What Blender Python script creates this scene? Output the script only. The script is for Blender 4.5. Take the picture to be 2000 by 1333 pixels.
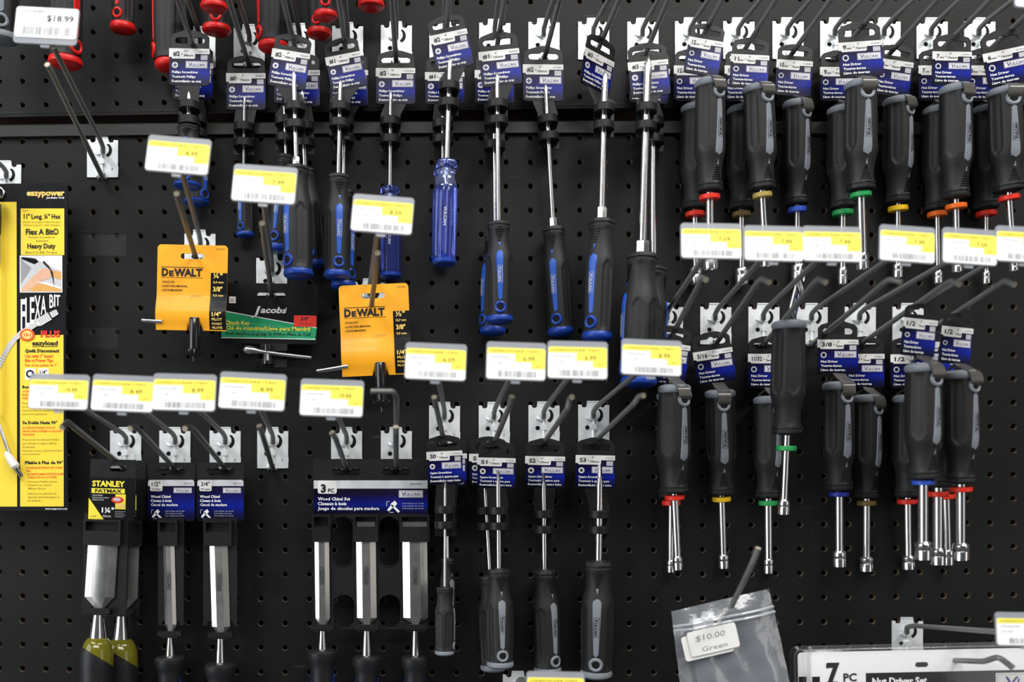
import bpy, math, random
from mathutils import Vector, Matrix, geometry
random.seed(7)
for o in list(bpy.data.objects):
    bpy.data.objects.remove(o)
SC = bpy.context.scene
COL = SC.collection
# ------------------------------------------------------------------ camera
# origin = the point of the pegboard straight in front of the lens; board plane y=0, viewer at -y
D = 1.0                     # lens to board, metres
S0 = 0.000543               # metres per photo pixel on the board
FX, FY = 850.0, 1000.0
cam = bpy.data.cameras.new('camera'); camo = bpy.data.objects.new('camera', cam); COL.objects.link(camo)
camo.location = (0, -D, 0); camo.rotation_euler = (math.pi/2, 0, 0)
cam.sensor_width = 36; cam.lens = 36*D/(2000*S0)
cam.shift_x = (1000-FX)/2000; cam.shift_y = (FY-666.5)/2000
cam.clip_start = 0.05; cam.clip_end = 60
cam.dof.use_dof = True; cam.dof.focus_distance = 0.965; cam.dof.aperture_fstop = 2.5
SC.camera = camo
# ------------------------------------------------------------------ world, lights, exposure
w = bpy.data.worlds.new('shop'); SC.world = w; w.use_nodes = True
w.node_tree.nodes['Background'].inputs[0].default_value = (0.80, 0.88, 1.0, 1)
w.node_tree.nodes['Background'].inputs[1].default_value = 0.07
def area(name, loc, target, sx, sy, power, col=(1, 1, 1)):
    l = bpy.data.lights.new(name, 'AREA'); l.shape = 'RECTANGLE'; l.size = sx; l.size_y = sy; l.energy = power; l.color = col
    o = bpy.data.objects.new(name, l); COL.objects.link(o); o.location = loc
    o.rotation_euler = (Vector(target)-Vector(loc)).to_track_quat('-Z', 'Y').to_euler()
    return o
area('ceiling_lamp_right', (1.15, -1.35, 1.9), (0.2, 0, 0.35), 1.5, 0.22, 46, (1, 0.97, 0.93))
area('ceiling_lamp_left', (-1.1, -1.3, 1.9), (-0.1, 0, 0.35), 1.4, 0.22, 26, (0.93, 0.97, 1))
area('ceiling_lamp_behind', (0.2, -3.0, 2.0), (0, 0, 0.3), 2.8, 0.5, 46, (1, 0.98, 0.95))
area('fill_panel_left', (-3.0, -2.0, 0.3), (0, 0, 0.3), 2.4, 3.4, 92, (0.95, 0.98, 1))  # unseen panel added to put white stripes on the chrome shafts
area('fill_panel_right', (3.0, -2.6, 0.2), (0, 0, 0.3), 1.4, 2.6, 14, (1, 0.95, 0.9))  # weaker unseen panel added to lift the right edges of the chrome
SC.view_settings.view_transform = 'Standard'; SC.view_settings.look = 'None'
SC.view_settings.gamma = 1; SC.view_settings.exposure = 0.0; SC.view_settings.use_curve_mapping = False
SC.cycles.max_bounces = 10; SC.cycles.transparent_max_bounces = 16

def P(px, py, d=0.0):
    k = S0*(1-d/D)
    return Vector(((px-FX)*k, -d, (FY-py)*k))
def K(d): return S0*(1-d/D)

# ------------------------------------------------------------------ materials
MATS = {}
def mat(name, col, rough=0.5, metal=0.0, coat=0.0, trans=0.0, alpha=1.0, ior=1.5, var=0.12, scale=180, bump=0.0, spec=0.35):
    m = bpy.data.materials.new(name); m.use_nodes = True
    nt = m.node_tree; b = nt.nodes['Principled BSDF']
    b.inputs['Roughness'].default_value = rough; b.inputs['Metallic'].default_value = metal
    b.inputs['Coat Weight'].default_value = coat; b.inputs['Coat Roughness'].default_value = 0.08
    b.inputs['Transmission Weight'].default_value = trans; b.inputs['IOR'].default_value = ior
    b.inputs['Alpha'].default_value = alpha
    b.inputs['Specular IOR Level'].default_value = spec
    tc = nt.nodes.new('ShaderNodeTexCoord'); n = nt.nodes.new('ShaderNodeTexNoise')
    n.inputs['Scale'].default_value = scale; n.inputs['Detail'].default_value = 4
    nt.links.new(tc.outputs['Object'], n.inputs['Vector'])
    r = nt.nodes.new('ShaderNodeMix'); r.data_type = 'RGBA'
    r.inputs[6].default_value = (*[max(0, c*(1-var)) for c in col], 1)
    r.inputs[7].default_value = (*[min(1, c*(1+var)) for c in col], 1)
    nt.links.new(n.outputs['Fac'], r.inputs[0]); nt.links.new(r.outputs[2], b.inputs['Base Color'])
    mr = nt.nodes.new('ShaderNodeMapRange')
    mr.inputs['To Min'].default_value = max(0.02, rough*0.85); mr.inputs['To Max'].default_value = min(1, rough*1.15)
    nt.links.new(n.outputs['Fac'], mr.inputs['Value']); nt.links.new(mr.outputs['Result'], b.inputs['Roughness'])
    if bump:
        bp = nt.nodes.new('ShaderNodeBump'); bp.inputs['Strength'].default_value = bump; bp.inputs['Distance'].default_value = 0.0006
        nt.links.new(n.outputs['Fac'], bp.inputs['Height']); nt.links.new(bp.outputs['Normal'], b.inputs['Normal'])
    MATS[name] = m
    return m
mat('white', (0.86, 0.86, 0.85), 0.45, var=0.02)
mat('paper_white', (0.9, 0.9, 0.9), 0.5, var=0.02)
mat('header_white', (0.72, 0.71, 0.69), 0.4, coat=0.0, var=0.05)
mat('ink', (0.008, 0.008, 0.010), 0.5)
mat('ink_grey', (0.30, 0.30, 0.31), 0.5)
mat('pale_grey', (0.55, 0.56, 0.58), 0.4)
mat('olive_ink', (0.20, 0.15, 0.02), 0.5)
mat('navy_ink', (0.02, 0.02, 0.20), 0.4)
mat('blue_ink', (0.03, 0.05, 0.42), 0.35)
mat('orange_ink', (0.85, 0.12, 0.02), 0.45)
mat('red_ink', (0.75, 0.03, 0.02), 0.45)
mat('yellow', (0.93, 0.78, 0.06), 0.45, var=0.03)
mat('price_yellow', (0.95, 0.82, 0.10), 0.45, var=0.02)
mat('card_yellow', (0.90, 0.66, 0.05), 0.35, coat=0.25, var=0.03)
mat('card_orange', (0.93, 0.40, 0.015), 0.40, coat=0.12, var=0.03)
mat('letter_yellow', (0.90, 0.62, 0.16), 0.45)
mat('green_ink', (0.015, 0.30, 0.12), 0.35, coat=0.4)
mat('green_pale', (0.06, 0.42, 0.20), 0.35, coat=0.4)
mat('skin', (0.72, 0.42, 0.28), 0.5)
mat('wood_ink', (0.70, 0.36, 0.10), 0.5)
mat('black_plastic', (0.011, 0.011, 0.012), 0.42, scale=300, var=0.2, spec=.28)
mat('black_card', (0.006, 0.006, 0.007), 0.32, coat=0.06, spec=.25)
mat('rubber', (0.015, 0.015, 0.0155), 0.55, scale=420, var=0.25, bump=0.25, spec=.35)
mat('rubber_soft', (0.012, 0.0125, 0.014), 0.45, scale=300, var=0.2, bump=0.15)
mat('rubber_grey', (0.20, 0.22, 0.245), 0.45, scale=300)
mat('rubber_blue', (0.008, 0.045, 0.30), 0.38, scale=300)
mat('inlay_blue', (0.02, 0.09, 0.44), 0.38, scale=300)
mat('rubber_red', (0.62, 0.012, 0.010), 0.38, scale=300)
mat('hole', (0.003, 0.003, 0.003), 0.9)  # near-black colour carries the shade inside holes and sockets
mat('chrome', (0.82, 0.80, 0.79), 0.2, metal=1.0, var=0.03)
mat('steel', (0.52, 0.51, 0.48), 0.34, metal=1.0, var=0.06, scale=90)
mat('steel_bright', (0.72, 0.71, 0.69), 0.26, metal=1.0, var=0.05, scale=90)
mat('zinc', (0.80, 0.83, 0.84), 0.36, metal=0.40, var=0.06, scale=120, bump=0.12)
mat('wire', (0.20, 0.205, 0.195), 0.40, metal=0.25, var=0.1)
mat('wire_cut', (0.50, 0.45, 0.33), 0.6, metal=0.3)
mat('clear_plastic', (0.42, 0.44, 0.47), 0.15, alpha=0.6, var=0.04)
mat('blister_plastic', (0.72, 0.75, 0.78), 0.06, alpha=0.22, var=0.04)
mat('holder_back', (0.36, 0.38, 0.41), 0.25, alpha=0.72, var=0.03)
mat('acetate_blue', (0.20, 0.28, 0.95), 0.05, trans=0.93, ior=1.46, var=0.04)
mat('acetate_clear', (0.50, 0.58, 0.95), 0.04, trans=0.9, ior=1.46, var=0.04)
mat('acetate_olive', (0.22, 0.20, 0.015), 0.10, trans=0.35, coat=0.5, var=0.1)
mat('ring_red', (0.72, 0.03, 0.015), 0.4); mat('ring_orange', (0.78, 0.13, 0.01), 0.4)
mat('ring_tan', (0.42, 0.30, 0.08), 0.4); mat('ring_brown', (0.16, 0.11, 0.03), 0.4)
mat('ring_blue', (0.03, 0.09, 0.50), 0.4); mat('ring_navy', (0.02, 0.03, 0.28), 0.4)
mat('ring_green', (0.02, 0.30, 0.08), 0.4); mat('ring_yellow', (0.82, 0.50, 0.01), 0.4)
mat('strap', (0.075, 0.070, 0.062), 0.33, coat=0.3)
mat('key_black', (0.010, 0.010, 0.012), 0.18, coat=0.6)
mat('trim_black', (0.018, 0.018, 0.017), 0.45, scale=60, var=0.25, bump=0.1)
mat('hole_rim', (0.12, 0.095, 0.072), 0.6, scale=120, var=0.7)
mat('raw_fibre', (0.050, 0.028, 0.016), 0.85, scale=200, var=0.4)
mat('backing', (0.035, 0.018, 0.011), 0.9, scale=40, var=0.4)
mat('sticker', (0.78, 0.77, 0.74), 0.5, var=0.03)
mat('felt', (0.13, 0.145, 0.17), 0.8, scale=60, var=0.25)

def blue_label():
    m = bpy.data.materials.new('tag_blue'); m.use_nodes = True; nt = m.node_tree; b = nt.nodes['Principled BSDF']
    uv = nt.nodes.new('ShaderNodeUVMap'); uv.uv_map = 'UV'
    sp = nt.nodes.new('ShaderNodeSeparateXYZ'); nt.links.new(uv.outputs[0], sp.inputs[0])
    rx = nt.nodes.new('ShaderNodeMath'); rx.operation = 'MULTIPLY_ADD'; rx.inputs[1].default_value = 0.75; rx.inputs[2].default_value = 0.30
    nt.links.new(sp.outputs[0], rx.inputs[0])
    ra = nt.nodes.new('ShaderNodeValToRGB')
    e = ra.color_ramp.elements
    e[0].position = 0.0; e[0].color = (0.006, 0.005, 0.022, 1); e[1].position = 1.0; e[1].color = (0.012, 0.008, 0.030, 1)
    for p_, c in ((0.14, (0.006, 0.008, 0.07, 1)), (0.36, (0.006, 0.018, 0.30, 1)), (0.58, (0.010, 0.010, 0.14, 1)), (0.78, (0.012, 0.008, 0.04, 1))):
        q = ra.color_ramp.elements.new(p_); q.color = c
    nt.links.new(sp.outputs[1], ra.inputs[0])
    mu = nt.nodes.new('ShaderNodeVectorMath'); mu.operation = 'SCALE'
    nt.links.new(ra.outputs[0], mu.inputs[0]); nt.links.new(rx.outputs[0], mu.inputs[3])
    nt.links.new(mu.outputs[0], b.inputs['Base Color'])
    b.inputs['Roughness'].default_value = 0.32; b.inputs['Specular IOR Level'].default_value = .16; b.inputs['Coat Weight'].default_value = 0.02; b.inputs['Coat Roughness'].default_value = 0.12
    MATS['tag_blue'] = m
blue_label()
def board_mat():
    m = bpy.data.materials.new('pegboard_black'); m.use_nodes = True; nt = m.node_tree; b = nt.nodes['Principled BSDF']
    tc = nt.nodes.new('ShaderNodeTexCoord')
    n = nt.nodes.new('ShaderNodeTexNoise'); n.inputs['Scale'].default_value = 9; n.inputs['Detail'].default_value = 6
    nt.links.new(tc.outputs['Object'], n.inputs[0])
    r = nt.nodes.new('ShaderNodeValToRGB'); r.color_ramp.elements[0].color = (0.0040, 0.0040, 0.0040, 1); r.color_ramp.elements[1].color = (0.0085, 0.0085, 0.0085, 1)
    r.color_ramp.elements[0].position = .3; r.color_ramp.elements[1].position = .7
    nt.links.new(n.outputs['Fac'], r.inputs[0])
    # fine scuffs and pale dust specks
    mp = nt.nodes.new('ShaderNodeMapping'); mp.inputs['Scale'].default_value = (14, 1, 160); mp.inputs['Rotation'].default_value = (0, 0.18, 0)
    nt.links.new(tc.outputs['Object'], mp.inputs[0])
    n2 = nt.nodes.new('ShaderNodeTexNoise'); n2.inputs['Scale'].default_value = 1; n2.inputs['Detail'].default_value = 2
    nt.links.new(mp.outputs[0], n2.inputs[0])
    t2 = nt.nodes.new('ShaderNodeMapRange'); t2.inputs['From Min'].default_value = 0.72; t2.inputs['From Max'].default_value = 0.80
    t2.inputs['To Max'].default_value = 0.5
    nt.links.new(n2.outputs['Fac'], t2.inputs['Value'])
    vo = nt.nodes.new('ShaderNodeTexVoronoi'); vo.inputs['Scale'].default_value = 38
    nt.links.new(tc.outputs['Object'], vo.inputs['Vector'])
    t3 = nt.nodes.new('ShaderNodeMapRange'); t3.inputs['From Min'].default_value = 0.035; t3.inputs['From Max'].default_value = 0.02
    nt.links.new(vo.outputs['Distance'], t3.inputs['Value'])
    mx = nt.nodes.new('ShaderNodeMath'); mx.operation = 'MAXIMUM'
    nt.links.new(t2.outputs[0], mx.inputs[0]); nt.links.new(t3.outputs[0], mx.inputs[1])
    mi = nt.nodes.new('ShaderNodeMix'); mi.data_type = 'RGBA'; mi.inputs[7].default_value = (0.06, 0.058, 0.055, 1)
    nt.links.new(mx.outputs[0], mi.inputs[0]); nt.links.new(r.outputs[0], mi.inputs[6]); nt.links.new(mi.outputs[2], b.inputs['Base Color'])
    b.inputs['Roughness'].default_value = 0.52; b.inputs['Specular IOR Level'].default_value = .2
    n3 = nt.nodes.new('ShaderNodeTexNoise'); n3.inputs['Scale'].default_value = 500; nt.links.new(tc.outputs['Object'], n3.inputs[0])
    bp = nt.nodes.new('ShaderNodeBump'); bp.inputs['Strength'].default_value = 0.2; bp.inputs['Distance'].default_value = 0.0004
    nt.links.new(n3.outputs['Fac'], bp.inputs['Height']); nt.links.new(bp.outputs[0], b.inputs['Normal'])
    MATS['pegboard_black'] = m
board_mat()

# ------------------------------------------------------------------ text shapes
TC = {}
def text_geo(s, bold=0.0):
    key = (s, bold)
    if key in TC: return TC[key]
    c = bpy.data.curves.new('t', 'FONT'); c.body = s; c.size = 1; c.offset = bold; c.resolution_u = 1 if len(s) > 14 else 2
    c.fill_mode = 'FRONT'
    o = bpy.data.objects.new('t', c)
    me = bpy.data.meshes.new_from_object(o)
    vs = [(v.co.x, v.co.y) for v in me.vertices]; fs = [tuple(p.vertices) for p in me.polygons]
    bpy.data.objects.remove(o); bpy.data.curves.remove(c); bpy.data.meshes.remove(me)
    if vs:
        x0 = min(v[0] for v in vs); x1 = max(v[0] for v in vs)
        vs = [(v[0]-x0, v[1]) for v in vs]
    else: x0 = x1 = 0
    # make faces face +w
    out = []
    for f in fs:
        a = sum(vs[f[i]][0]*vs[f[(i+1) % len(f)]][1]-vs[f[(i+1) % len(f)]][0]*vs[f[i]][1] for i in range(len(f)))
        out.append(f if a > 0 else tuple(reversed(f)))
    TC[key] = (vs, out, x1-x0)
    return TC[key]

# ------------------------------------------------------------------ mesh builder
def card_matrix(loc, k, roll=0, yaw=0, pitch=0):
    return (Matrix.Translation(loc) @ Matrix.Rotation(math.radians(roll), 4, 'Y') @ Matrix.Rotation(math.radians(yaw), 4, 'Z')
            @ Matrix.Rotation(math.radians(pitch), 4, 'X') @ Matrix.Scale(k, 4))
class MB:
    def __init__(s, M=None): s.M = M or Matrix.Identity(4); s.v = []; s.f = []; s.m = []; s.uv = {}
    def pt(s, u, v, w=0.0): return s.M @ Vector((u, -w, v))
    def face(s, pts, m, uvs=None):      # world points, ccw seen from the front
        n = len(s.v); s.v += pts; s.f.append(tuple(range(n, n+len(pts)))); s.m.append(m)
        if uvs: s.uv[len(s.f)-1] = uvs
    def rect(s, u0, v0, u1, v1, w, m):
        s.face([s.pt(u0, v0, w), s.pt(u1, v0, w), s.pt(u1, v1, w), s.pt(u0, v1, w)], m, [(0, 0), (1, 0), (1, 1), (0, 1)])
    def poly(s, pts, w, m, bend=None):
        tris = geometry.tessellate_polygon([[Vector((a, b, 0)) for a, b in pts]])
        n = len(s.v); s.v += [s.pt(a, b, w+(bend(a, b) if bend else 0)) for a, b in pts]
        us = [a for a, b in pts]; vs = [b for a, b in pts]; x0, x1, y0, y1 = min(us), max(us), min(vs), max(vs)
        for t in tris:
            A, B, C = [pts[i] for i in t]
            ar = (B[0]-A[0])*(C[1]-A[1])-(C[0]-A[0])*(B[1]-A[1])
            if abs(ar) < 1e-9: continue
            t = t if ar > 0 else (t[0], t[2], t[1])
            s.f.append(tuple(n+i for i in t)); s.m.append(m)
            s.uv[len(s.f)-1] = [((pts[i][0]-x0)/(x1-x0+1e-9), (pts[i][1]-y0)/(y1-y0+1e-9)) for i in t]
    def plate(s, outer, holes, w0, w1, m, mside=None, bend=None):      # w0 back, w1 front
        mside = mside or m
        loops = [outer]+list(holes); flat = [p for l in loops for p in l]
        tris = geometry.tessellate_polygon([[Vector((a, b, 0)) for a, b in l] for l in loops])
        n = len(s.v); N = len(flat); B = bend or (lambda a, b: 0)
        s.v += [s.pt(a, b, w1+B(a, b)) for a, b in flat]+[s.pt(a, b, w0+B(a, b)) for a, b in flat]
        for t in tris:
            A, Bp, C = [flat[i] for i in t]
            ar = (Bp[0]-A[0])*(C[1]-A[1])-(C[0]-A[0])*(Bp[1]-A[1])
            if abs(ar) < 1e-9: continue
            t = t if ar > 0 else (t[0], t[2], t[1])
            s.f.append(tuple(n+i for i in t)); s.m.append(m)
            s.f.append(tuple(n+N+i for i in reversed(t))); s.m.append(mside)
        off = 0
        for li, l in enumerate(loops):
            ar = sum(l[i][0]*l[(i+1) % len(l)][1]-l[(i+1) % len(l)][0]*l[i][1] for i in range(len(l)))
            for i in range(len(l)):
                a, b = off+i, off+(i+1) % len(l)
                q = (n+a, n+N+a, n+N+b, n+b)
                if (ar > 0) == (li > 0): q = tuple(reversed(q))
                s.f.append(q); s.m.append(mside)
            off += len(l)
    def box(s, u0, v0, u1, v1, w0, w1, m):
        s.plate([(u0, v0), (u1, v0), (u1, v1), (u0, v1)], [], w0, w1, m)
    def text(s, t, u, v, h, m, w=0.6, width=None, align='L', bold=0.0, shear=0.0, bend=None, curve=None):
        vs, fs, W = text_geo(t, bold)
        if not vs: return
        k = h/0.70
        kx = width/W if width else k
        tw = W*kx; o = {'L': 0, 'C': -tw/2, 'R': -tw}[align]
        n = len(s.v)
        for a, b in vs:
            uu = u+o+a*kx+shear*b*k; vv = v+b*k
            if curve: uu, vv = curve(uu, vv)
            s.v.append(s.pt(uu, vv, w+(bend(uu, vv) if bend else 0)))
        for f in fs: s.f.append(tuple(n+i for i in f)); s.m.append(m)
    def sweep(s, pts, radii, m, seg=14, caps=True, capm=None):         # world points
        rings = []; up = None
        for i, p in enumerate(pts):
            t = (pts[min(i+1, len(pts)-1)]-pts[max(i-1, 0)]).normalized()
            if i in (0, len(pts)-1) and len(pts) > 5 and (pts[0]-pts[-1]).length < 1e-6: t = (pts[1]-pts[-2]).normalized()
            if up is None:
                up = Vector((0, 0, 1)) if abs(t.z) < 0.9 else Vector((1, 0, 0))
            up = (up-t*up.dot(t)).normalized(); sd = t.cross(up)
            r = radii[i] if isinstance(radii, (list, tuple)) else radii
            n = len(s.v)
            s.v += [p+(up*math.cos(a)+sd*math.sin(a))*r for a in [2*math.pi*j/seg for j in range(seg)]]
            rings.append(n)
        for a, b in zip(rings, rings[1:]):
            for j in range(seg):
                s.f.append((a+j, b+j, b+(j+1) % seg, a+(j+1) % seg)); s.m.append(m)
        if caps:
            s.f.append(tuple(rings[0]+j for j in range(seg))); s.m.append(capm or m)
            s.f.append(tuple(rings[-1]+j for j in reversed(range(seg)))); s.m.append(capm or m)
    def lathe(s, A, a, prof, m, seg=28, rf=None, front=Vector((0, -1, 0)), capm=None, caps=True):
        # prof: (distance, radius[, material]) along unit axis a from A
        f = (front-a*front.dot(a)).normalized(); r = f.cross(a)
        if r.x < 0: r = -r
        rings = []
        for pr in prof:
            n = len(s.v); rings.append(n)
            for j in range(seg):
                th = 2*math.pi*j/seg
                R = pr[1]*(rf(pr[0], th) if rf else 1)
                s.v.append(A+a*pr[0]+(f*math.cos(th)+r*math.sin(th))*R)
        flip = (f.cross(r)).dot(a) < 0
        for i, (x, y) in enumerate(zip(rings, rings[1:])):
            mm = prof[i][2] if len(prof[i]) > 2 else m
            for j in range(seg):
                q = (x+j, x+(j+1) % seg, y+(j+1) % seg, y+j)
                s.f.append(tuple(reversed(q)) if flip else q); s.m.append(mm)
        if caps:
            q = tuple(rings[0]+j for j in reversed(range(seg))); s.f.append(tuple(reversed(q)) if flip else q); s.m.append(m)
            q = tuple(rings[-1]+j for j in range(seg)); s.f.append(tuple(reversed(q)) if flip else q); s.m.append(capm or m)
    def build(s, name, parent=None, root=None, sharp=35, props=None):
        o0 = root.location if root is not None else Vector((0, 0, 0))
        me = bpy.data.meshes.new(name)
        me.from_pydata([v-o0 for v in s.v], [], s.f)
        names = []
        for m in s.m:
            if m not in names: names.append(m)
        for nme in names: me.materials.append(MATS[nme])
        idx = {nme: i for i, nme in enumerate(names)}
        me.polygons.foreach_set('material_index', [idx[m] for m in s.m])
        me.polygons.foreach_set('use_smooth', [True]*len(s.f))
        if s.uv:
            ul = me.uv_layers.new(name='UV')
            for fi, uvs in s.uv.items():
                for li, uvv in zip(me.polygons[fi].loop_indices, uvs): ul.data[li].uv = uvv
        me.update()
        me.set_sharp_from_angle(angle=math.radians(sharp))
        o = bpy.data.objects.new(name, me); COL.objects.link(o)
        if parent is not None: o.parent = parent
        if props:
            for k_, v_ in props.items(): o[k_] = v_
        return o
def thing(name, loc, label, cat, group=None):
    o = bpy.data.objects.new(name, None); COL.objects.link(o); o.location = loc; o.empty_display_size = 0.01
    o['label'] = label; o['category'] = cat
    if group: o['group'] = group
    return o
def rrect(u0, v0, u1, v1, r, n=4):
    pts = []
    for cx, cy, a0 in ((u1-r, v0+r, -90), (u1-r, v1-r, 0), (u0+r, v1-r, 90), (u0+r, v0+r, 180)):
        for i in range(n+1):
            a = math.radians(a0+90*i/n); pts.append((cx+r*math.cos(a), cy+r*math.sin(a)))
    return pts
def circ(cx, cy, r, n=20, ry=None):
    return [(cx+r*math.cos(2*math.pi*i/n), cy+(ry or r)*math.sin(2*math.pi*i/n)) for i in range(n)]
def slot(cx, cy, w, h, bump=0, n=6):       # euro slot: stadium with a bump above the middle
    r = h/2; pts = []
    for i in range(n+1):
        a = math.radians(-90+180*i/n); pts.append((cx+w/2-r+r*math.cos(a), cy+r*math.sin(a)))
    if bump:
        for i in range(n+1):
            a = math.radians(25+130*i/n); pts.append((cx+bump*math.cos(a), cy+r*0.6+bump*math.sin(a)*0.9))
    for i in range(n+1):
        a = math.radians(90+180*i/n); pts.append((cx-w/2+r+r*math.cos(a), cy+r*math.sin(a)))
    return pts
def smooth_path(pts, n=5, r=0.3):
    """round the corners of a world polyline"""
    out = [pts[0]]
    for a, b, c in zip(pts, pts[1:], pts[2:]):
        L = min((b-a).length, (c-b).length)*r
        p = b+(a-b).normalized()*L; q = b+(c-b).normalized()*L
        for i in range(n+1):
            t = i/n; out.append(p*(1-t)**2+b*2*t*(1-t)+q*t*t)
    out.append(pts[-1]); return out

# ------------------------------------------------------------------ pegboard
def hole_low(i, j):
    u0 = 48.15*(i-20.24)
    px = 1000+u0*(1-0.0195*(u0/1000)**2)
    y = 600+47.4*(j-7)+0.02*(j-7)**2
    u = (px-1000)/1000
    return px, y-11*u*u*(y-666)/666-1.5*u
def hole_up(i, j):
    px, _ = hole_low(i, 0)
    return px, 204.8-0.018*(px-41)+3e-6*(px-41)**2-46.8*j
def pegboard(name, fn, i0, i1, j0, j1, lab, top=None, bot=None):
    mb = MB(); T = 0.0055; N = 16; HR = 3.25/1000
    for i in range(i0, i1+1):
        for j in range(j0, j1+1):
            c = [fn(i+a, j+b) for a, b in ((-.5, .5), (.5, .5), (.5, -.5), (-.5, -.5))]
            hx, hy = fn(i, j); C = P(hx, hy)
            if top and j == j0: c[2] = top(c[2][0]); c[3] = top(c[3][0])
            if bot and j == j1: c[0] = bot(c[0][0]); c[1] = bot(c[1][0])
            cw = [P(*q) for q in c]
            # orientation: BL, BR, TR, TL regardless of row direction
            cw = sorted(cw, key=lambda p: p.z); lo = sorted(cw[:2], key=lambda p: p.x); hi = sorted(cw[2:], key=lambda p: p.x)
            q = [lo[0], lo[1], hi[1], hi[0]]
            sq = []
            for s_ in range(4):
                for t in range(4): sq.append(q[s_].lerp(q[(s_+1) % 4], t/4))
            ring = []
            for k_ in range(N):
                a = math.radians(-135+360*k_/N); ring.append(C+Vector((math.cos(a)*HR, 0, math.sin(a)*HR)))
            inner = [C+(p-C)*.86+Vector((0, .0011, 0)) for p in ring]
            n = len(mb.v); mb.v += sq+ring+inner+[p+Vector((0, T, 0)) for p in inner]
            for k_ in range(N):
                l = (k_+1) % N
                mb.f.append((n+k_, n+l, n+N+l, n+N+k_)); mb.m.append('pegboard_black')
                mb.f.append((n+N+k_, n+N+l, n+2*N+l, n+2*N+k_)); mb.m.append('hole_rim')
                mb.f.append((n+2*N+k_, n+2*N+l, n+3*N+l, n+3*N+k_)); mb.m.append('raw_fibre')
    o = mb.build(name, props={'kind': 'structure', 'label': lab}); return o
pegboard('wall_lower', hole_low, -3, 44, 0, 27, 'black perforated hardboard below the metal ledge',
         top=lambda x: (x, hole_low((x-25)/47.5, 0)[1]-10))
pegboard('wall_upper', hole_up, -3, 44, 0, 9, 'black perforated hardboard above the gap')
# chipped lower edge of the upper board, the gap and the ledge
mb = MB(); n = 400; rng = random.Random(3); prev = None
for q in range(n+1):
    x = -150+2300*q/n; i = (x-25)/47.5
    yb = hole_up((x-25)/47.5, -0.5)[1]
    yb = 204.8-0.018*(x-41)+3e-6*(x-41)**2+23
    e = yb-6+rng.uniform(-1.2, 1.2)+(3 if rng.random() < 0.04 else 0)
    cur = (P(x, yb-10, 0.0002), P(x, e, 0.0004), P(x, e+1.4, -0.001), P(x, e+1, -0.0055))
    if prev:
        for a, m in ((0, 'pegboard_black'), (1, 'raw_fibre'), (2, 'raw_fibre')):
            mb.face([prev[a+1], cur[a+1], cur[a], prev[a]], m)
    prev = cur
mb.build('trim_1', props={'kind': 'structure', 'label': 'chipped bottom edge of the upper pegboard'})
mb = MB(); prev = None
for q in range(61):
    x = -150+2300*q/60; y = hole_low((x-25)/47.5, 0)[1]
    cur = [P(x, y-33, -0.006), P(x, y-33, 0.003), P(x, y-31, 0.0045), P(x, y-10, 0.0045), P(x, y-8, 0.003), P(x, y-8, -0.004)]
    if prev:
        for a in range(5): mb.face([prev[a+1], cur[a+1], cur[a], prev[a]], 'trim_black')
    prev = cur
mb.build('trim_2', props={'kind': 'structure', 'label': 'dark painted ledge under the gap between the boards'})
mb = MB(); mb.face([P(-300, 1700, -0.03), P(2300, 1700, -0.03), P(2300, -400, -0.03), P(-300, -400, -0.03)], 'backing')
mb.build('wall_back', props={'kind': 'structure', 'label': 'dark brown wall behind the pegboards'})

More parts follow.
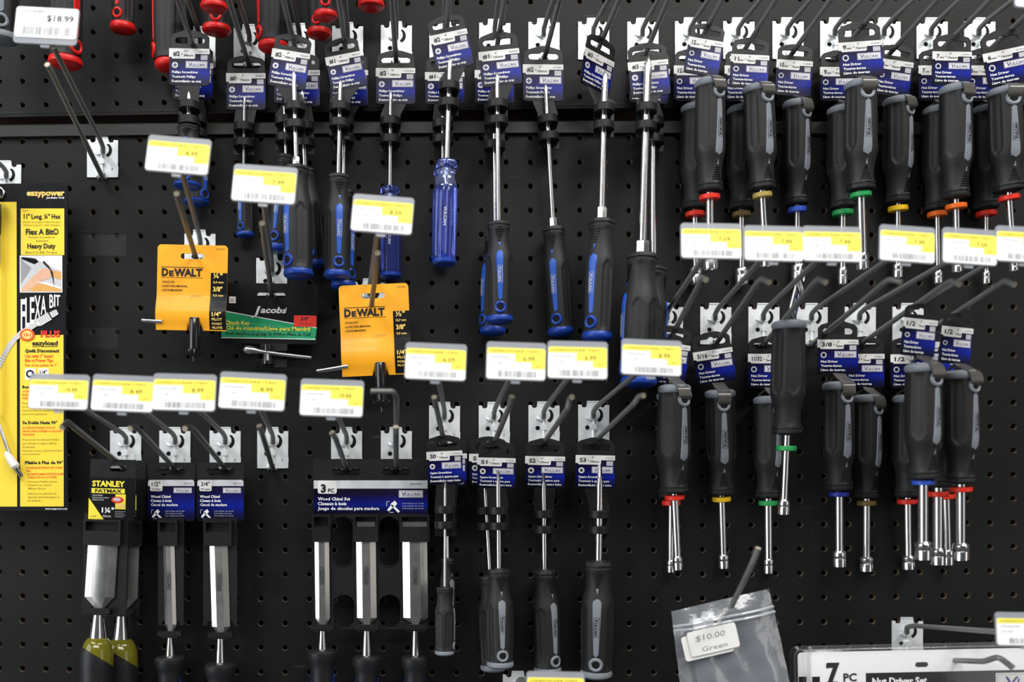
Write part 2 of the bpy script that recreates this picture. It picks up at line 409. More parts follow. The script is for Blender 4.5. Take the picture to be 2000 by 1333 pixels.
# ------------------------------------------------------------------ hooks
HOOKN = [0]
def hook(xc, ty, lab, up=None, low=None, du=0.188, dl=0.165, plate=True, kink=True, group=None):
    """xc, ty: centre and top of the back plate; up: end of the label arm (px); low: list of px for the hook arm after the base"""
    group = ('hooks of the top row' if ty < 60 else 'hooks of the lower nut driver row' if ty == 594 else 'hooks of the square screwdriver row' if 780 < ty < 790 else 'hooks of the chisel row' if ty == 836 else 'single hooks')
    root = thing('pegboard_hook', P(xc, ty+40, 0.0), lab, 'hook', group)
    k = S0
    M = card_matrix(P(xc, ty, 0), k)
    if plate:
        mb = MB(M)
        outer = [(-30, -79), (-26, -79.5), (26, -79.5), (30, -79), (31, -60), (30, -56), (30.5, -7), (22, -7), (21, -11), (16, -12), (12, -9), (11.5, -5),
                 (11, 0), (-13, 0), (-13, -5), (-14, -10), (-19, -12), (-23, -10), (-24, -6), (-30, -6)]
        outer = list(reversed(outer)) if False else outer
        cres = []
        for i in range(9):
            a = math.radians(-75+140*i/8); cres.append((7+12*math.cos(a), -27+14*math.sin(a)))
        for i in range(9):
            a = math.radians(60-130*i/8); cres.append((3+9.5*math.cos(a), -25+11*math.sin(a)))
        hl = circ(-12, -51, 4.6, 12)
        mb.plate(outer, [cres, hl], 0.5, 3.0, 'zinc')
        mb.box(-12.5, -1.5, 10.5, 1.0, -8, 4.0, 'zinc')              # top lip hooked into the board
        # embossed numerals
        M0 = mb.M; mb.M = M0 @ Matrix.Translation(Vector((-21, 0, -38))) @ Matrix.Rotation(math.radians(-90), 4, 'Y')
        mb.text('212', 0, 0, 7, 'zinc', w=3.4, bold=0.01)
        mb.M = M0 @ Matrix.Translation(Vector((21, 0, -66))) @ Matrix.Rotation(math.radians(-90), 4, 'Y')
        mb.text('MFG', 0, 0, 5, 'zinc', w=3.4, bold=0.01); mb.M = M0
        pl = mb.build('back_plate', root, root)
        r = MB(M)                                                     # bent strap holding the wires
        r.sweep([r.pt(-4+8*math.cos(a)-3, -26+8*math.sin(a)*1.1, 5+3*math.sin(a/2+.8)) for a in [math.radians(80-230*i/9) for i in range(10)]], 2.4*k, 'zinc', 8)
        r.plate(rrect(-7, -36, 4, -20, 2), [], 3, 9, 'zinc')
        r.plate(rrect(-6, -55, 5, -45, 2), [], 3, 9, 'zinc')
        r.sweep([r.pt(0, -36, 5), r.pt(0, -46, 5)], 2.3*k, 'zinc', 10)
        r.sweep([r.pt(-1, -55, 5), r.pt(-1, -76, 6)], 3.2*k, 'zinc', 10)
        r.sweep([r.pt(-9, -73, 3), r.pt(-8.5, -79, 8), r.pt(-8, -82, 3)], 1.8*k, 'zinc', 8)
        r.sweep([r.pt(6, -73, 3), r.pt(6.5, -79, 8), r.pt(7, -82, 3)], 1.8*k, 'zinc', 8)
        r.build('clasp', pl, root)
    WR = 0.00255
    if up:
        b0 = P(xc, ty+30, 0.006); b1 = P(xc, ty+19, 0.012)
        e = P(up[0][0], up[0][1], du) if isinstance(up[0], tuple) else P(up[0], up[1], du)
        pts = [b0, b1]
        if kink:
            dirn = (e-b1).normalized(); side = Vector((1 if xc > FX else -1, 0, 0))
            pts += [b1+dirn*0.012+Vector((0, 0, 0.002))]
        pts.append(e)
        if isinstance(up[0], tuple):
            for q in up[1:]: pts.append(P(q[0], q[1], q[2]))
        mb = MB(); mb.sweep(smooth_path(pts), WR, 'wire', 12, capm='wire_cut'); mb.build('label_arm', root, root)
    if low:
        b = P(xc, ty+80, 0.004)
        pts = [P(xc, ty+70, 0.006), b] + [P(q[0], q[1], q[2] if len(q) > 2 else dl) for q in low]
        mb = MB(); mb.sweep(smooth_path(pts, r=0.35), WR*1.02, 'wire', 12, capm='wire_cut'); mb.build('hook_arm', root, root)
    return root
def ext(xs, ys, x, y, ye):
    """extend the image line to row ye"""
    return xs+(x-xs)*(ye-ys)/(y-ys)
TOP = [(391, 54, 366, 347), (487, 50, 465, 447), (585, 48, 570.5, 553), (679, 46, 674, 662), (774, 44.6, 773, 765), (869, 42, 869, 876),
       (966, 40, 974, 985.7), (1062, 38.5, 1082, 1093), (1159, 38, 1190, 1209), (1255, 38, 1287.6, 1305), (1348, 37, 1385.5, 1410),
       (1442, 37, 1488, 1515), (1538, 37, 1586, 1622), (1631, 37, 1685, 1726), (1727, 37, 1787, 1830), (1819, 37, 1878, 1933), (1912, 37, 1983, 2035)]
top_desc = ['holding the two stubby screwdrivers at the left end', 'holding the thin #0 screwdriver', 'holding the three long 4 inch screwdrivers hung together',
            'holding the pair of #1 screwdrivers with blue capped handles', 'holding the single #2 screwdriver with clear blue handle',
            'behind the front clear blue handled screwdriver', 'holding the pair of 6 inch #1 screwdrivers', 'holding the single 6 inch #2 screwdriver',
            'holding the #3 screwdriver with its tag turned', 'holding the two thickest #3 screwdrivers', 'holding the 12mm nut drivers',
            'holding the 11mm nut drivers with tan rings', 'holding the 10mm nut driver with blue ring', 'holding the 9mm nut drivers with green rings',
            'holding the nut driver with yellow ring', 'holding the 7mm nut drivers with orange rings', 'holding the 6mm nut drivers at the right edge']
HK = {}
for (xc, ty, ux, lx), ds in zip(TOP, top_desc):
    ye = 1250-(1250-ty-19)/(1-0.194); xu = ext(xc, ty+19, ux, 0, ye)
    yl = 1250-(1250-ty-80)/(1-0.165); xl = ext(xc, ty+80, lx, 0, yl)
    HK[xc] = hook(xc, ty, 'top row hook '+ds, (xu, ye), [(xl, yl)], du=0.194)

GW = 'upper left wall hooks'
# left side
hook(201, 268, 'grey wire hook with bare plate left of the small screwdrivers', (104, 92), [(100, 140), (92, 126, .148)], du=.147, dl=.14)
hook(12, 316, 'hook plate peeking out above the yellow flexible bit pack', (-110, 235), [(-80, 330)])
hook(391, 451, 'hook holding the left orange chuck key card', (351, 320), [(349, 395), (345, 378, .178)])
hook(531, 499, 'hook holding the black and green chuck key card', (514, 385), [(514, 450), (512, 436, .175)])
hook(722, 546, 'hook holding the right orange chuck key card', (740, 440), [(737, 505), (738, 494, .175)])
# chisel row
hook(246, 836, 'hook above the yellow and black labelled chisels', (125, 775), [(141, 832), (132, 824, .17), (121, 836, .178)])
hook(342, 836, 'hook holding the narrower 1/2 inch wood chisel', (245, 775), [(272, 841), (264, 833, .17), (254, 838, .178)])
hook(440, 836, 'hook holding the wider 3/4 inch wood chisel', (362, 775), [(380, 841), (370, 834, .17), (361, 838, .178)])
hook(533, 836, 'empty hook beside the 3/4 inch chisel', (497, 775), [(511, 845), (506, 832, .17)])
hook(677, 836, 'left of the two hooks carrying the three piece chisel set', (648, 790), [(656, 858), (648, 845, .17)])
hook(774, 836, 'chisel set hook with its upper arm bent left and no price tag', [(774, 775), (768, 765, .175), (724, 765, .178)], [(773, 848), (773, 834, .17)], du=.17)
# square driver row
hook(868, 787, 'hook holding the S0 square screwdrivers', (851, 715), [(851, 790), (848, 776, .172)])
hook(965, 787, 'hook holding the S1 square screwdrivers', (1008, 715), [(996, 792), (1000, 775, .172)])
hook(1062, 786, 'hook holding the S2 square screwdriver', (1128, 715), [(1108, 800), (1113, 779, .168), (1117, 776, .174)])
hook(1159, 785, 'hook holding the S3 square screwdriver', (1270, 708), [(1238, 790), (1248, 775, .17), (1257, 773, .176)])
# lower nut driver row
R3 = [(1303, (1390, 480), [(1369, 549), (1371, 542, .17), (1379, 547, .178)], 'behind the two red ringed nut drivers leftmost in the lower group'),
      (1397, (1510, 482), [(1480, 552), (1488, 545, .17), (1503, 552, .178)], 'holding the 5/16 nut driver with yellow ring'),
      (1491, (1625, 482), [(1590, 553), (1599, 545, .17), (1613, 552, .178)], 'holding the two green ringed nut drivers'),
      (1585, (1772, 482), [(1727, 553), (1737, 546, .17), (1760, 551, .178)], 'holding the 3/8 nut driver with blue ring'),
      (1679, (1893, 488), [(1845, 556), (1856, 549, .17), (1875, 556, .178)], 'holding the brown ringed nut driver'),
      (1772, (1985, 484), [(1952, 556), (1963, 548, .17), (1982, 557, .178)], 'behind the rightmost lower nut drivers')]
for xc, up, low, ds in R3:
    hook(xc, 594, 'hook '+ds, up, low)
hook(1771, 1207, 'hook over the clear blister packs at bottom right', (1992, 1238), [(1922, 1293), (1950, 1283, .165), (1979, 1306, .170)], du=.185, dl=.15)
hook(1012, 1312, 'hook plate cut off by the bottom edge below the square drivers', (1085, 1338), [(1050, 1400)])
hook(1383, 1196, 'hook holding the clear zip bag', None, [(1455, 1132), (1470, 1100, .165), (1481, 1071, .172)], dl=.15)

# ------------------------------------------------------------------ price tags
def price_tag(cx, cy, lab, price, wd=120, ht=75, roll=2.5, yaw=0, style='y', d=0.194, grey_top=12, pitch=-6):
    k = K(d); loc = P(cx, cy, d)
    root = thing('price_tag', loc, lab, 'price tag', 'price tags on the hooks')
    M = card_matrix(loc, k, roll, yaw, pitch)
    mb = MB(M); h = ht/2; w2 = wd/2
    mb.plate(rrect(-w2, -h, w2, h, 7), [], -3.5, 0, 'holder_back')
    mb.plate(rrect(-9, -h-6, 9, -h+3, 2), [], -6, -2, 'clear_plastic')
    mb.build('holder', root, root)
    p = MB(M); pt = h-grey_top if style == 'y' else h-2; pb = -h+2 if style == 'y' else -h+12
    H = pt-pb; a = -w2+1.5; b = w2-1.5
    p.plate(rrect(a, pb, b, pt, 5), [], 0.1, 1.0, 'paper_white')
    if style == 'y':
        p.poly([(a+0.3, pt-H*.19), (b-.3, pt-H*.19), (b-.3, pt-4), (b-4, pt-.2), (a+4, pt-.2), (a+.3, pt-4)], 1.3, 'price_yellow')
        x1 = a+(b-a)*.48; x2 = a+(b-a)*.76
        p.rect(x1, pt-H*.45, b-.3, pt-H*.19, 1.3, 'price_yellow'); p.rect(x2, pt-H*.66, b-.3, pt-H*.45, 1.3, 'price_yellow')
        p.text('HARDWARE ITEM', a+8, pt-H*.14, H*.07, 'olive_ink', 1.6, width=wd*.78)
        p.text(price, a+(b-a)*.62, pt-H*.41, H*.14, 'olive_ink', 1.6, bold=.01, width=wd*.19)
        p.text('SCREWDRIVER', a+7, pt-H*.33, H*.06, 'ink_grey', 1.6, width=wd*.32)
        p.text('VUL 7481', a+7, pt-H*.52, H*.06, 'ink_grey', 1.6, width=wd*.2)
        p.text('EACH', b-18, pt-H*.60, H*.06, 'olive_ink', 1.6, width=9)
    else:
        p.text('73022848837', a+10, pt-H*.17, H*.09, 'ink_grey', 1.6, width=wd*.42)
        p.text(price, b-8, pt-H*.44, H*.2, 'ink', 1.6, width=wd*.42, align='R', bold=.01)
        p.text('DRIVER SET', a+10, pt-H*.27, H*.05, 'pale_grey', 1.6)
    rg = random.Random(cx*7+1); x = a+(b-a)*(.2 if style == 'y' else .08); xe = a+(b-a)*(.86 if style == 'y' else .88)
    y0 = pb+H*(.06 if style == 'y' else .09); y1 = y0+H*(.20 if style == 'y' else .27)
    while x < xe:
        bw = rg.choice((.8, 1.2, 1.6, 2.4)); p.rect(x, y0, x+bw, y1, 1.5, 'ink_grey'); x += bw+rg.choice((1.1, 1.6, 2.6))
    p.build('price_label', root, root)
    return root
price_tag(90.5, 50, 'white price tag reading $18.99 at the top left corner', '$18.99', 124, 76, 3, style='w', d=.15)
PT = [(348, 303, 'yellow and white price tag hiding the stubby screwdriver handles', '8.99', 124, 74, 5), (516.5, 360, 'price tag in front of the thin #0 screwdriver', '7.99', 125, 76, 4),
      (747, 419, 'price tag over the single clear blue handle, above the right orange card', '8.59', 120, 76, 4.5), (851, 707, 'leftmost of the four price tags over the square screwdrivers', '6.59', 120, 74, 2.5),
      (1008, 706, 'second price tag from the left over the square screwdrivers', '6.99', 117, 76, 2), (1128, 704, 'third price tag from the left over the square screwdrivers', '6.99', 118, 76, 1.5),
      (1272.5, 699, 'price tag covering the bottom of the thickest screwdriver handle', '8.99', 118, 72, 2.5), (115, 766, 'leftmost price tag, overlapping the yellow flexible bit pack', '19.99', 117, 71, 1.5),
      (240, 769, 'price tag above the yellow and black labelled chisel', '8.49', 122, 73, 2.5), (360, 767, 'price tag above the gap between the two blue chisel cards', '8.99', 124, 74, 1.5),
      (493, 765, 'price tag on the empty hook left of the chisel set', '8.99', 130, 74, 3), (648, 778, 'price tag above the three piece chisel set', '19.99', 124, 74, 2),
      (1389, 471, 'leftmost of the price tags over the lower nut drivers', '7.59', 119, 72, 1), (1511, 476, 'price tag second from left over the lower nut drivers', '7.99', 116, 72, 1.5),
      (1625, 477, 'price tag third from left over the lower nut drivers, behind the green ringed shaft', '7.99', 116, 72, 1.5), (1772, 477, 'price tag over the lower nut drivers under the yellow ring', '7.99', 109, 74, 4),
      (1894, 482, 'price tag over the lower nut drivers under the orange rings', '7.59', 107, 73, 4), (2000, 478, 'price tag cut by the right edge over the lower nut drivers', '7.59', 110, 73, 3),
      (2004, 1230, 'price tag cut by the right edge above the clear blister pack', '24.99', 118, 66, 1), (1085, 1350, 'price tag cut by the bottom edge below the square screwdrivers', '5.99', 114, 74, 1),
      (2040, -16, 'price tag corner showing at the top right corner', '9.99', 116, 74, 5)]
for cx, cy, lab, pr, wd, ht, ro in PT: price_tag(cx, cy, lab, pr, wd, ht, ro)

# ------------------------------------------------------------------ hang tags
LINES = {'p': ('Phillips Screwdriver', 'Tournevis Phillips', 'Destornillador en cruz'), 'n': ('Nut Driver', 'Tourne-\u00e9crou', 'Llave de tuercas'),
         's': ('Square Screwdriver', 'Tournevis \u00e0 quatres pans', 'Destornillador cuatro lados')}
LW = {'p': (51, 46, 57), 'n': (33, 40, 47), 's': (48, 62, 66)}
def logo(mb, u0, v0, u1, v1, w, ink='navy_ink', t=1.0):
    mb.rect(u0, v0, u1, v1, w, 'header_white')
    a, b = u0+t, v0+t; c, d_ = u1-t, v1-t; s_ = .5
    for r_ in ((a, b, c, b+s_), (a, d_-s_, c, d_), (a, b, a+s_, d_), (c-s_, b, c, d_)): mb.rect(*r_, w+.25, ink)
    H = v1-v0; W = u1-u0
    mb.text('V', u0+W*.10, v0+H*.22, H*.56, ink, w+.3, width=W*.17, bold=.012, shear=.15)
    mb.text('ULCAN', u0+W*.26, v0+H*.25, H*.40, ink, w+.3, width=W*.60, bold=.012, shear=.22)
def hang_tag(root, M, w, h, kind, size, d1, d2, code, neck=None, h0=None, curl=0, side='black_plastic'):
    """card frame: origin = slot centre, units = photo px at its depth"""
    q = w/78.0; H0 = -17*q; yb = H0-h-2*q; hw = w/2
    bend = (lambda u, v: curl*(u/hw)**2*4) if curl else None
    mb = MB(M)
    top = 19*q
    arch = [(-hw+1.5, H0-4), (-hw+1.5, 6*q), (-hw+7*q, 12*q), (-12*q, top-1), (0, top), (12*q, top-1), (hw-7*q, 12*q), (hw-1.5, 6*q), (hw-1.5, H0-4)]
    low = [(hw, H0-8), (hw, yb+6*q), (hw-1.5*q, yb+1.5*q), (hw-6*q, yb)]
    nw = 20*q
    outer = [(-hw+6*q, yb), (-hw+1.5*q, yb+1.5*q), (-hw, yb+6*q), (-hw, H0-8)]+arch+low
    if neck:
        nb = neck
        outer = outer+[(nw+5*q, yb), (nw, yb-5*q), (nw, nb), (-nw, nb), (-nw, yb-5*q), (-nw-5*q, yb)]
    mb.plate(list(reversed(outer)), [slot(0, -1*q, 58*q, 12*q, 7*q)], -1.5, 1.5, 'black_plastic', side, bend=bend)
    # raised rim
    tag = mb.build('hang_tag', root, root)
    p = MB(M); k = h/70.0; z = 1.9
    Y = lambda y: H0-y*k
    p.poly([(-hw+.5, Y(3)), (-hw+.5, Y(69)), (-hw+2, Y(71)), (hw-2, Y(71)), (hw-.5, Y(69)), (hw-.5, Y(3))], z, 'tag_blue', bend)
    xs = -hw+w*.64
    p.poly([(-hw-1, Y(0)), (-hw-1, Y(17)), (-hw+4*q, Y(17)), (-hw+5*q, Y(20)), (xs-2, Y(20)), (xs, Y(18)), (xs, Y(10.5)), (hw, Y(10.5)), (hw, Y(0.5)), (hw-1.5, Y(0))][::-1], z+.5, 'header_white', bend)
    tw = {1: 7, 2: 13, 3: 22}.get(len(size), 22) if kind != 'n' else {1: 6, 2: 9}.get(len(size), 20)
    if len(size) > 3: tw = 20
    p.text(size, -hw+7*q, Y(14.5), 8.5*k, 'ink', z+1, width=tw*q, bold=.022, bend=bend)
    xo = -hw+(8+tw)*q
    if kind == 'n' and len(size) <= 2: p.text('mm', xo, Y(14.5), 3.6*k, 'ink', z+1, width=8*q, bold=.02); xo += 9*q
    p.poly(circ(xo+3*q, Y(11), 1.0*q, 8), z+1, 'ink')
    p.text(d1, xo+12*q, Y(6.8), 4*k, 'ink', z+1, align='C', bold=.005); p.text(d2, xo+6.5*q, Y(15.5), 4.3*k, 'ink', z+1, width=min(19*q, xs-xo-8*q), bold=.01)
    p.text(code, hw-3*q, Y(7), 2.6*k, 'ink_grey', z+1, width=17*q, align='R', bold=.01)
    p.rect(hw-17*q, Y(22), hw-4*q, Y(12.5), z+.4, 'pale_grey')
    for t in range(3): p.rect(hw-16*q, Y(20.5-3*t), hw-5*q, Y(20-3*t), z+.7, 'ink_grey')
    cx, cy, r = -hw+11*q, Y(32.5), 6*q
    if kind == 'n':
        for i in range(12):
            a0, a1 = 2*math.pi*i/12, 2*math.pi*(i+1)/12
            p.face([p.pt(cx+r*.6*math.cos(a0), cy+r*.6*math.sin(a0), z+.5), p.pt(cx+r*math.cos(a0), cy+r*math.sin(a0), z+.5),
                    p.pt(cx+r*math.cos(a1), cy+r*math.sin(a1), z+.5), p.pt(cx+r*.6*math.cos(a1), cy+r*.6*math.sin(a1), z+.5)], 'pale_grey')
    else:
        p.poly(circ(cx, cy, r, 20), z+.4, 'header_white')
        if kind == 'p':
            p.rect(cx-r*.62, cy-r*.17, cx+r*.62, cy+r*.17, z+.7, 'navy_ink'); p.rect(cx-r*.17, cy-r*.62, cx+r*.17, cy+r*.62, z+.72, 'navy_ink')
        else: p.rect(cx-r*.42, cy-r*.42, cx+r*.42, cy+r*.42, z+.7, 'ink')
    logo(p, -hw+w*.41, Y(38), hw-4*q, Y(24.5), z+.5)
    for i, (t, lw) in enumerate(zip(LINES[kind], LW[kind])):
        p.text(t, -hw+5.5*q, Y(48.5+8.8*i), 4.7*k, 'white', z+.7, width=lw*q, bold=.028, bend=bend)
    p.build('tag_label', tag, root, props={'label': 'glossy blue printed label with a white heading strip'})
    return tag

# ------------------------------------------------------------------ handles
PROF = [(0, .40), (0, .80), (.012, .86), (.030, .86), (.036, .80), (.046, .80), (.052, .84), (.066, .84), (.078, .76), (.11, .735), (.16, .73), (.21, .755), (.25, .80), (.30, .89),
        (.34, .955), (.38, .99), (.43, 1.0), (.50, 1.0), (.60, .995), (.70, .985), (.80, .965), (.88, .945), (.925, .93)]
CAPP = [(.922, .90), (.935, .95), (.955, .99), (.975, .96), (.99, .84), (1.0, .60), (1.0, .01)]
STY = {'blue': ('rubber', 'inlay_blue', 'rubber_blue', 'pale_grey'), 'grey': ('rubber', 'rubber_grey', 'rubber_grey', 'ink'), 'red': ('rubber', 'rubber_red', 'rubber_red', 'rubber_red')}
def interp(tab, t):
    for (a, ra), (b, rb) in zip(tab, tab[1:]):
        if t <= b and b > a: return ra+(rb-ra)*(t-a)/(b-a)
    return tab[-1][1]
def handle(root, A, B, W, style, theta=0, front=Vector((0, -1, 0)), capscale=1.0, text=True, cap_flip=False, ring=True):
    """A collar end, B cap end (world), W width in metres, theta = inlay direction in degrees, 0 towards the viewer, + screen right"""
    mats = STY[style]; a = (B-A).normalized(); L = (B-A).length; R = W/2; th0 = math.radians(theta)
    f = (front-a*front.dot(a)).normalized(); r = f.cross(a)
    if r.x < 0: r = -r
    def rad(t, th):
        x = interp(PROF, t)*R if t <= .925 else R*.93
        if t < .07:
            b = ((th-th0) % (math.pi/3))-math.pi/6; return x*(math.cos(math.pi/6)/math.cos(b)*.55+.45)
        dl = (th-th0+math.pi) % (2*math.pi)-math.pi
        fl = (1+math.cos(6*dl))/2 if abs(dl) > math.pi/6 else 0.0
        u = max(0, min(1, (fl-.08)/.45)); f2 = u*u*(3-2*u)
        t0 = .335+.07*(1-fl); u = max(0, min(1, (t-t0)/.035)); amt = u*u*(3-2*u)*max(0, min(1, (.92-t)/.03))
        return x*(1-.10*amt*f2)
    def sp(t, th, off=0): return A+a*(t*L)+(f*math.cos(th)+r*math.sin(th))*(rad(t, th)+off)
    mb = MB(); seg = 84
    ts = sorted(set([p[0] for p in PROF]+[.27, .32, .345, .36, .37, .385, .40, .415, .65, .75, .84, .90, .91]))
    prof = [(t*L, 1.0) for t in ts]
    prof[0] = (0, 1.0)
    mb.lathe(A, a, prof, mats[0], seg, rf=lambda dd, th: rad(dd/L, th), front=front)
    # small lip where the shaft enters
    mb.lathe(A-a*L*.012, a, [(0, R*.36), (0, R*.42), (L*.02, R*.5)], mats[0], 20, front=front)
    # grooves on the neck: raised ribs tapering to a point
    for i in range(6):
        t = .082+.021*i; hw = (.30-.042*i)
        n = len(mb.v)
        for e in range(5):
            th = th0+hw*(e/2-1)*1.5
            mb.v += [sp(t, th, .0002), sp(t+.003, th, .0009), sp(t+.010, th, .0009), sp(t+.013, th, .0002)]
        for e in range(4):
            for g in range(3):
                q = (n+4*e+g, n+4*e+g+1, n+4*e+5+g, n+4*e+4+g); mb.f.append(q); mb.m.append('black_plastic')
    h = mb.build('handle', root, root)
    # end cap
    c = MB(); c.lathe(A, a, [(t*L, x*R*capscale) for t, x in CAPP], mats[2], 40, front=front); c.build('end_cap', h, root)
    # inlay
    i_ = MB(); N = 26; rows = []
    for j in range(N+1):
        t = .295+(.79-.295)*j/N; u = j/N
        hwid = R*(.33-.16*u)
        if u < .10: hwid *= math.sqrt(max(0, 1-((.10-u)/.10)**2))
        if u > .96: hwid *= math.sqrt(max(0, 1-((u-.96)/.04)**2))
        hwid = max(hwid, R*.01); rows.append(len(i_.v))
        for e in range(7):
            s_ = e/3-1; th = th0+hwid*s_/rad(t, th0)
            i_.v.append(sp(t, th, .0007 if abs(s_) < .99 else -.0003))
    for x, y in zip(rows, rows[1:]):
        for e in range(6): i_.f.append((x+e, x+e+1, y+e+1, y+e)); i_.m.append(mats[1])
    # marker point near the ribs
    n = len(i_.v); i_.v += [sp(.265, th0, .0006), sp(.215, th0-.10, .0006), sp(.215, th0+.10, .0006)]; i_.f.append((n, n+1, n+2)); i_.m.append(mats[1])
    if text:
        tm = .535; c0 = sp(tm, th0, .0010); nn = (f*math.cos(th0)+r*math.sin(th0)); ax = a; ay = nn.cross(ax).normalized()
        if a.z > 0 and False: ax = -ax; ay = -ay
        Mx = Matrix(((ax.x, -nn.x, ay.x, c0.x), (ax.y, -nn.y, ay.y, c0.y), (ax.z, -nn.z, ay.z, c0.z), (0, 0, 0, 1)))
        i_.M = Mx; hl = L*.085; hh = R*.17
        for q in ((-hl, -hh, hl, -hh*.88), (-hl, hh*.88, hl, hh), (-hl, -hh, -hl*.98, hh), (hl*.98, -hh, hl, hh)): i_.rect(*q, 0, mats[3])
        i_.text('V', -hl*.9, -hh*.62, hh*1.25, mats[3], 0, width=hl*.34, bold=.02, shear=.1)
        i_.text('ULCAN', -hl*.52, -hh*.62, hh*.95, mats[3], 0, width=hl*1.35, bold=.02, shear=.1)
    i_.build('grip_inlay', h, root, props={'label': {'blue': 'blue', 'grey': 'light grey', 'red': 'red'}[style]+' tapered inlay on the grip'})
    if ring:
        g = MB(); t = .856; pts = []
        rr = R*.33
        for q in range(25):
            ang = 2*math.pi*q/24
            tt = t+rr*math.cos(ang)/L; th = th0+rr*math.sin(ang)/rad(t, th0)
            pts.append(sp(tt, th, .0002))
        g.sweep(pts, R*.115, mats[2] if style != 'blue' else 'rubber_blue', 8, caps=False)
        n = len(g.v); g.v.append(sp(t, th0, .0010))
        for q in range(24):
            ang = 2*math.pi*q/24; tt = t+rr*.92*math.cos(ang)/L; th = th0+rr*.92*math.sin(ang)/rad(t, th0); g.v.append(sp(tt, th, .0008))
        for q in range(24): g.f.append((n, n+1+q, n+1+(q+1) % 24)); g.m.append('hole')  # black disc on the grip surface stands in for the hole's shaded inside
        g.build('hanging_hole', h, root)
    return h, sp, th0

def acetate_handle(root, A, B, W, front=Vector((0, -1, 0))):
    a = (B-A).normalized(); L = (B-A).length; R = W/2
    prof = [(0, .3), (0, .82), (.01, .88), (.07, .88), (.08, .80), (.085, .70), (.14, .70), (.15, .66), (.19, .72), (.24, .90), (.28, .98), (.34, 1.0), (.90, .97), (.93, .95), (.95, .93)]
    def rf(dd, th):
        t = dd/L
        if t < .19: return 1-.05*abs(math.sin(4*th)) if t < .08 else 1
        return 1-.12*(max(0, math.cos(8*th))**3)*min(1, (t-.19)/.08)*max(0, min(1, (.95-t)/.04))
    mb = MB()
    mb.lathe(A, a, [(t*L, x*R, 'acetate_blue' if (t < .075 or t > .22) else 'acetate_clear') for t, x in prof], 'acetate_blue', 64, rf=rf, front=front)
    h = mb.build('handle', root, root)
    c = MB(); c.lathe(A, a, [(.945*L, .90*R), (.955*L, .98*R), (.985*L, .98*R), (1.0*L, .85*R), (1.0*L, .01*R)], 'rubber_blue', 40); c.build('end_cap', h, root)
    i_ = MB(); i_.lathe(A+a*L*.05, a, [(0, R*.22), (L*.5, R*.22), (L*.52, R*.1)], 'chrome', 12)
    i_.build('shaft_core', h, root)
    f = (front-a*front.dot(a)).normalized(); ax = a; nn = f; ay = nn.cross(ax).normalized(); c0 = A+a*L*.55+f*(R*1.0)
    t_ = MB(Matrix(((ax.x, -nn.x, ay.x, c0.x), (ax.y, -nn.y, ay.y, c0.y), (ax.z, -nn.z, ay.z, c0.z), (0, 0, 0, 1))))
    t_.text('VULCAN', -L*.08, -R*.15, R*.22, 'pale_grey', .0003, width=L*.18, bold=.02); t_.build('grip_marking', h, root)

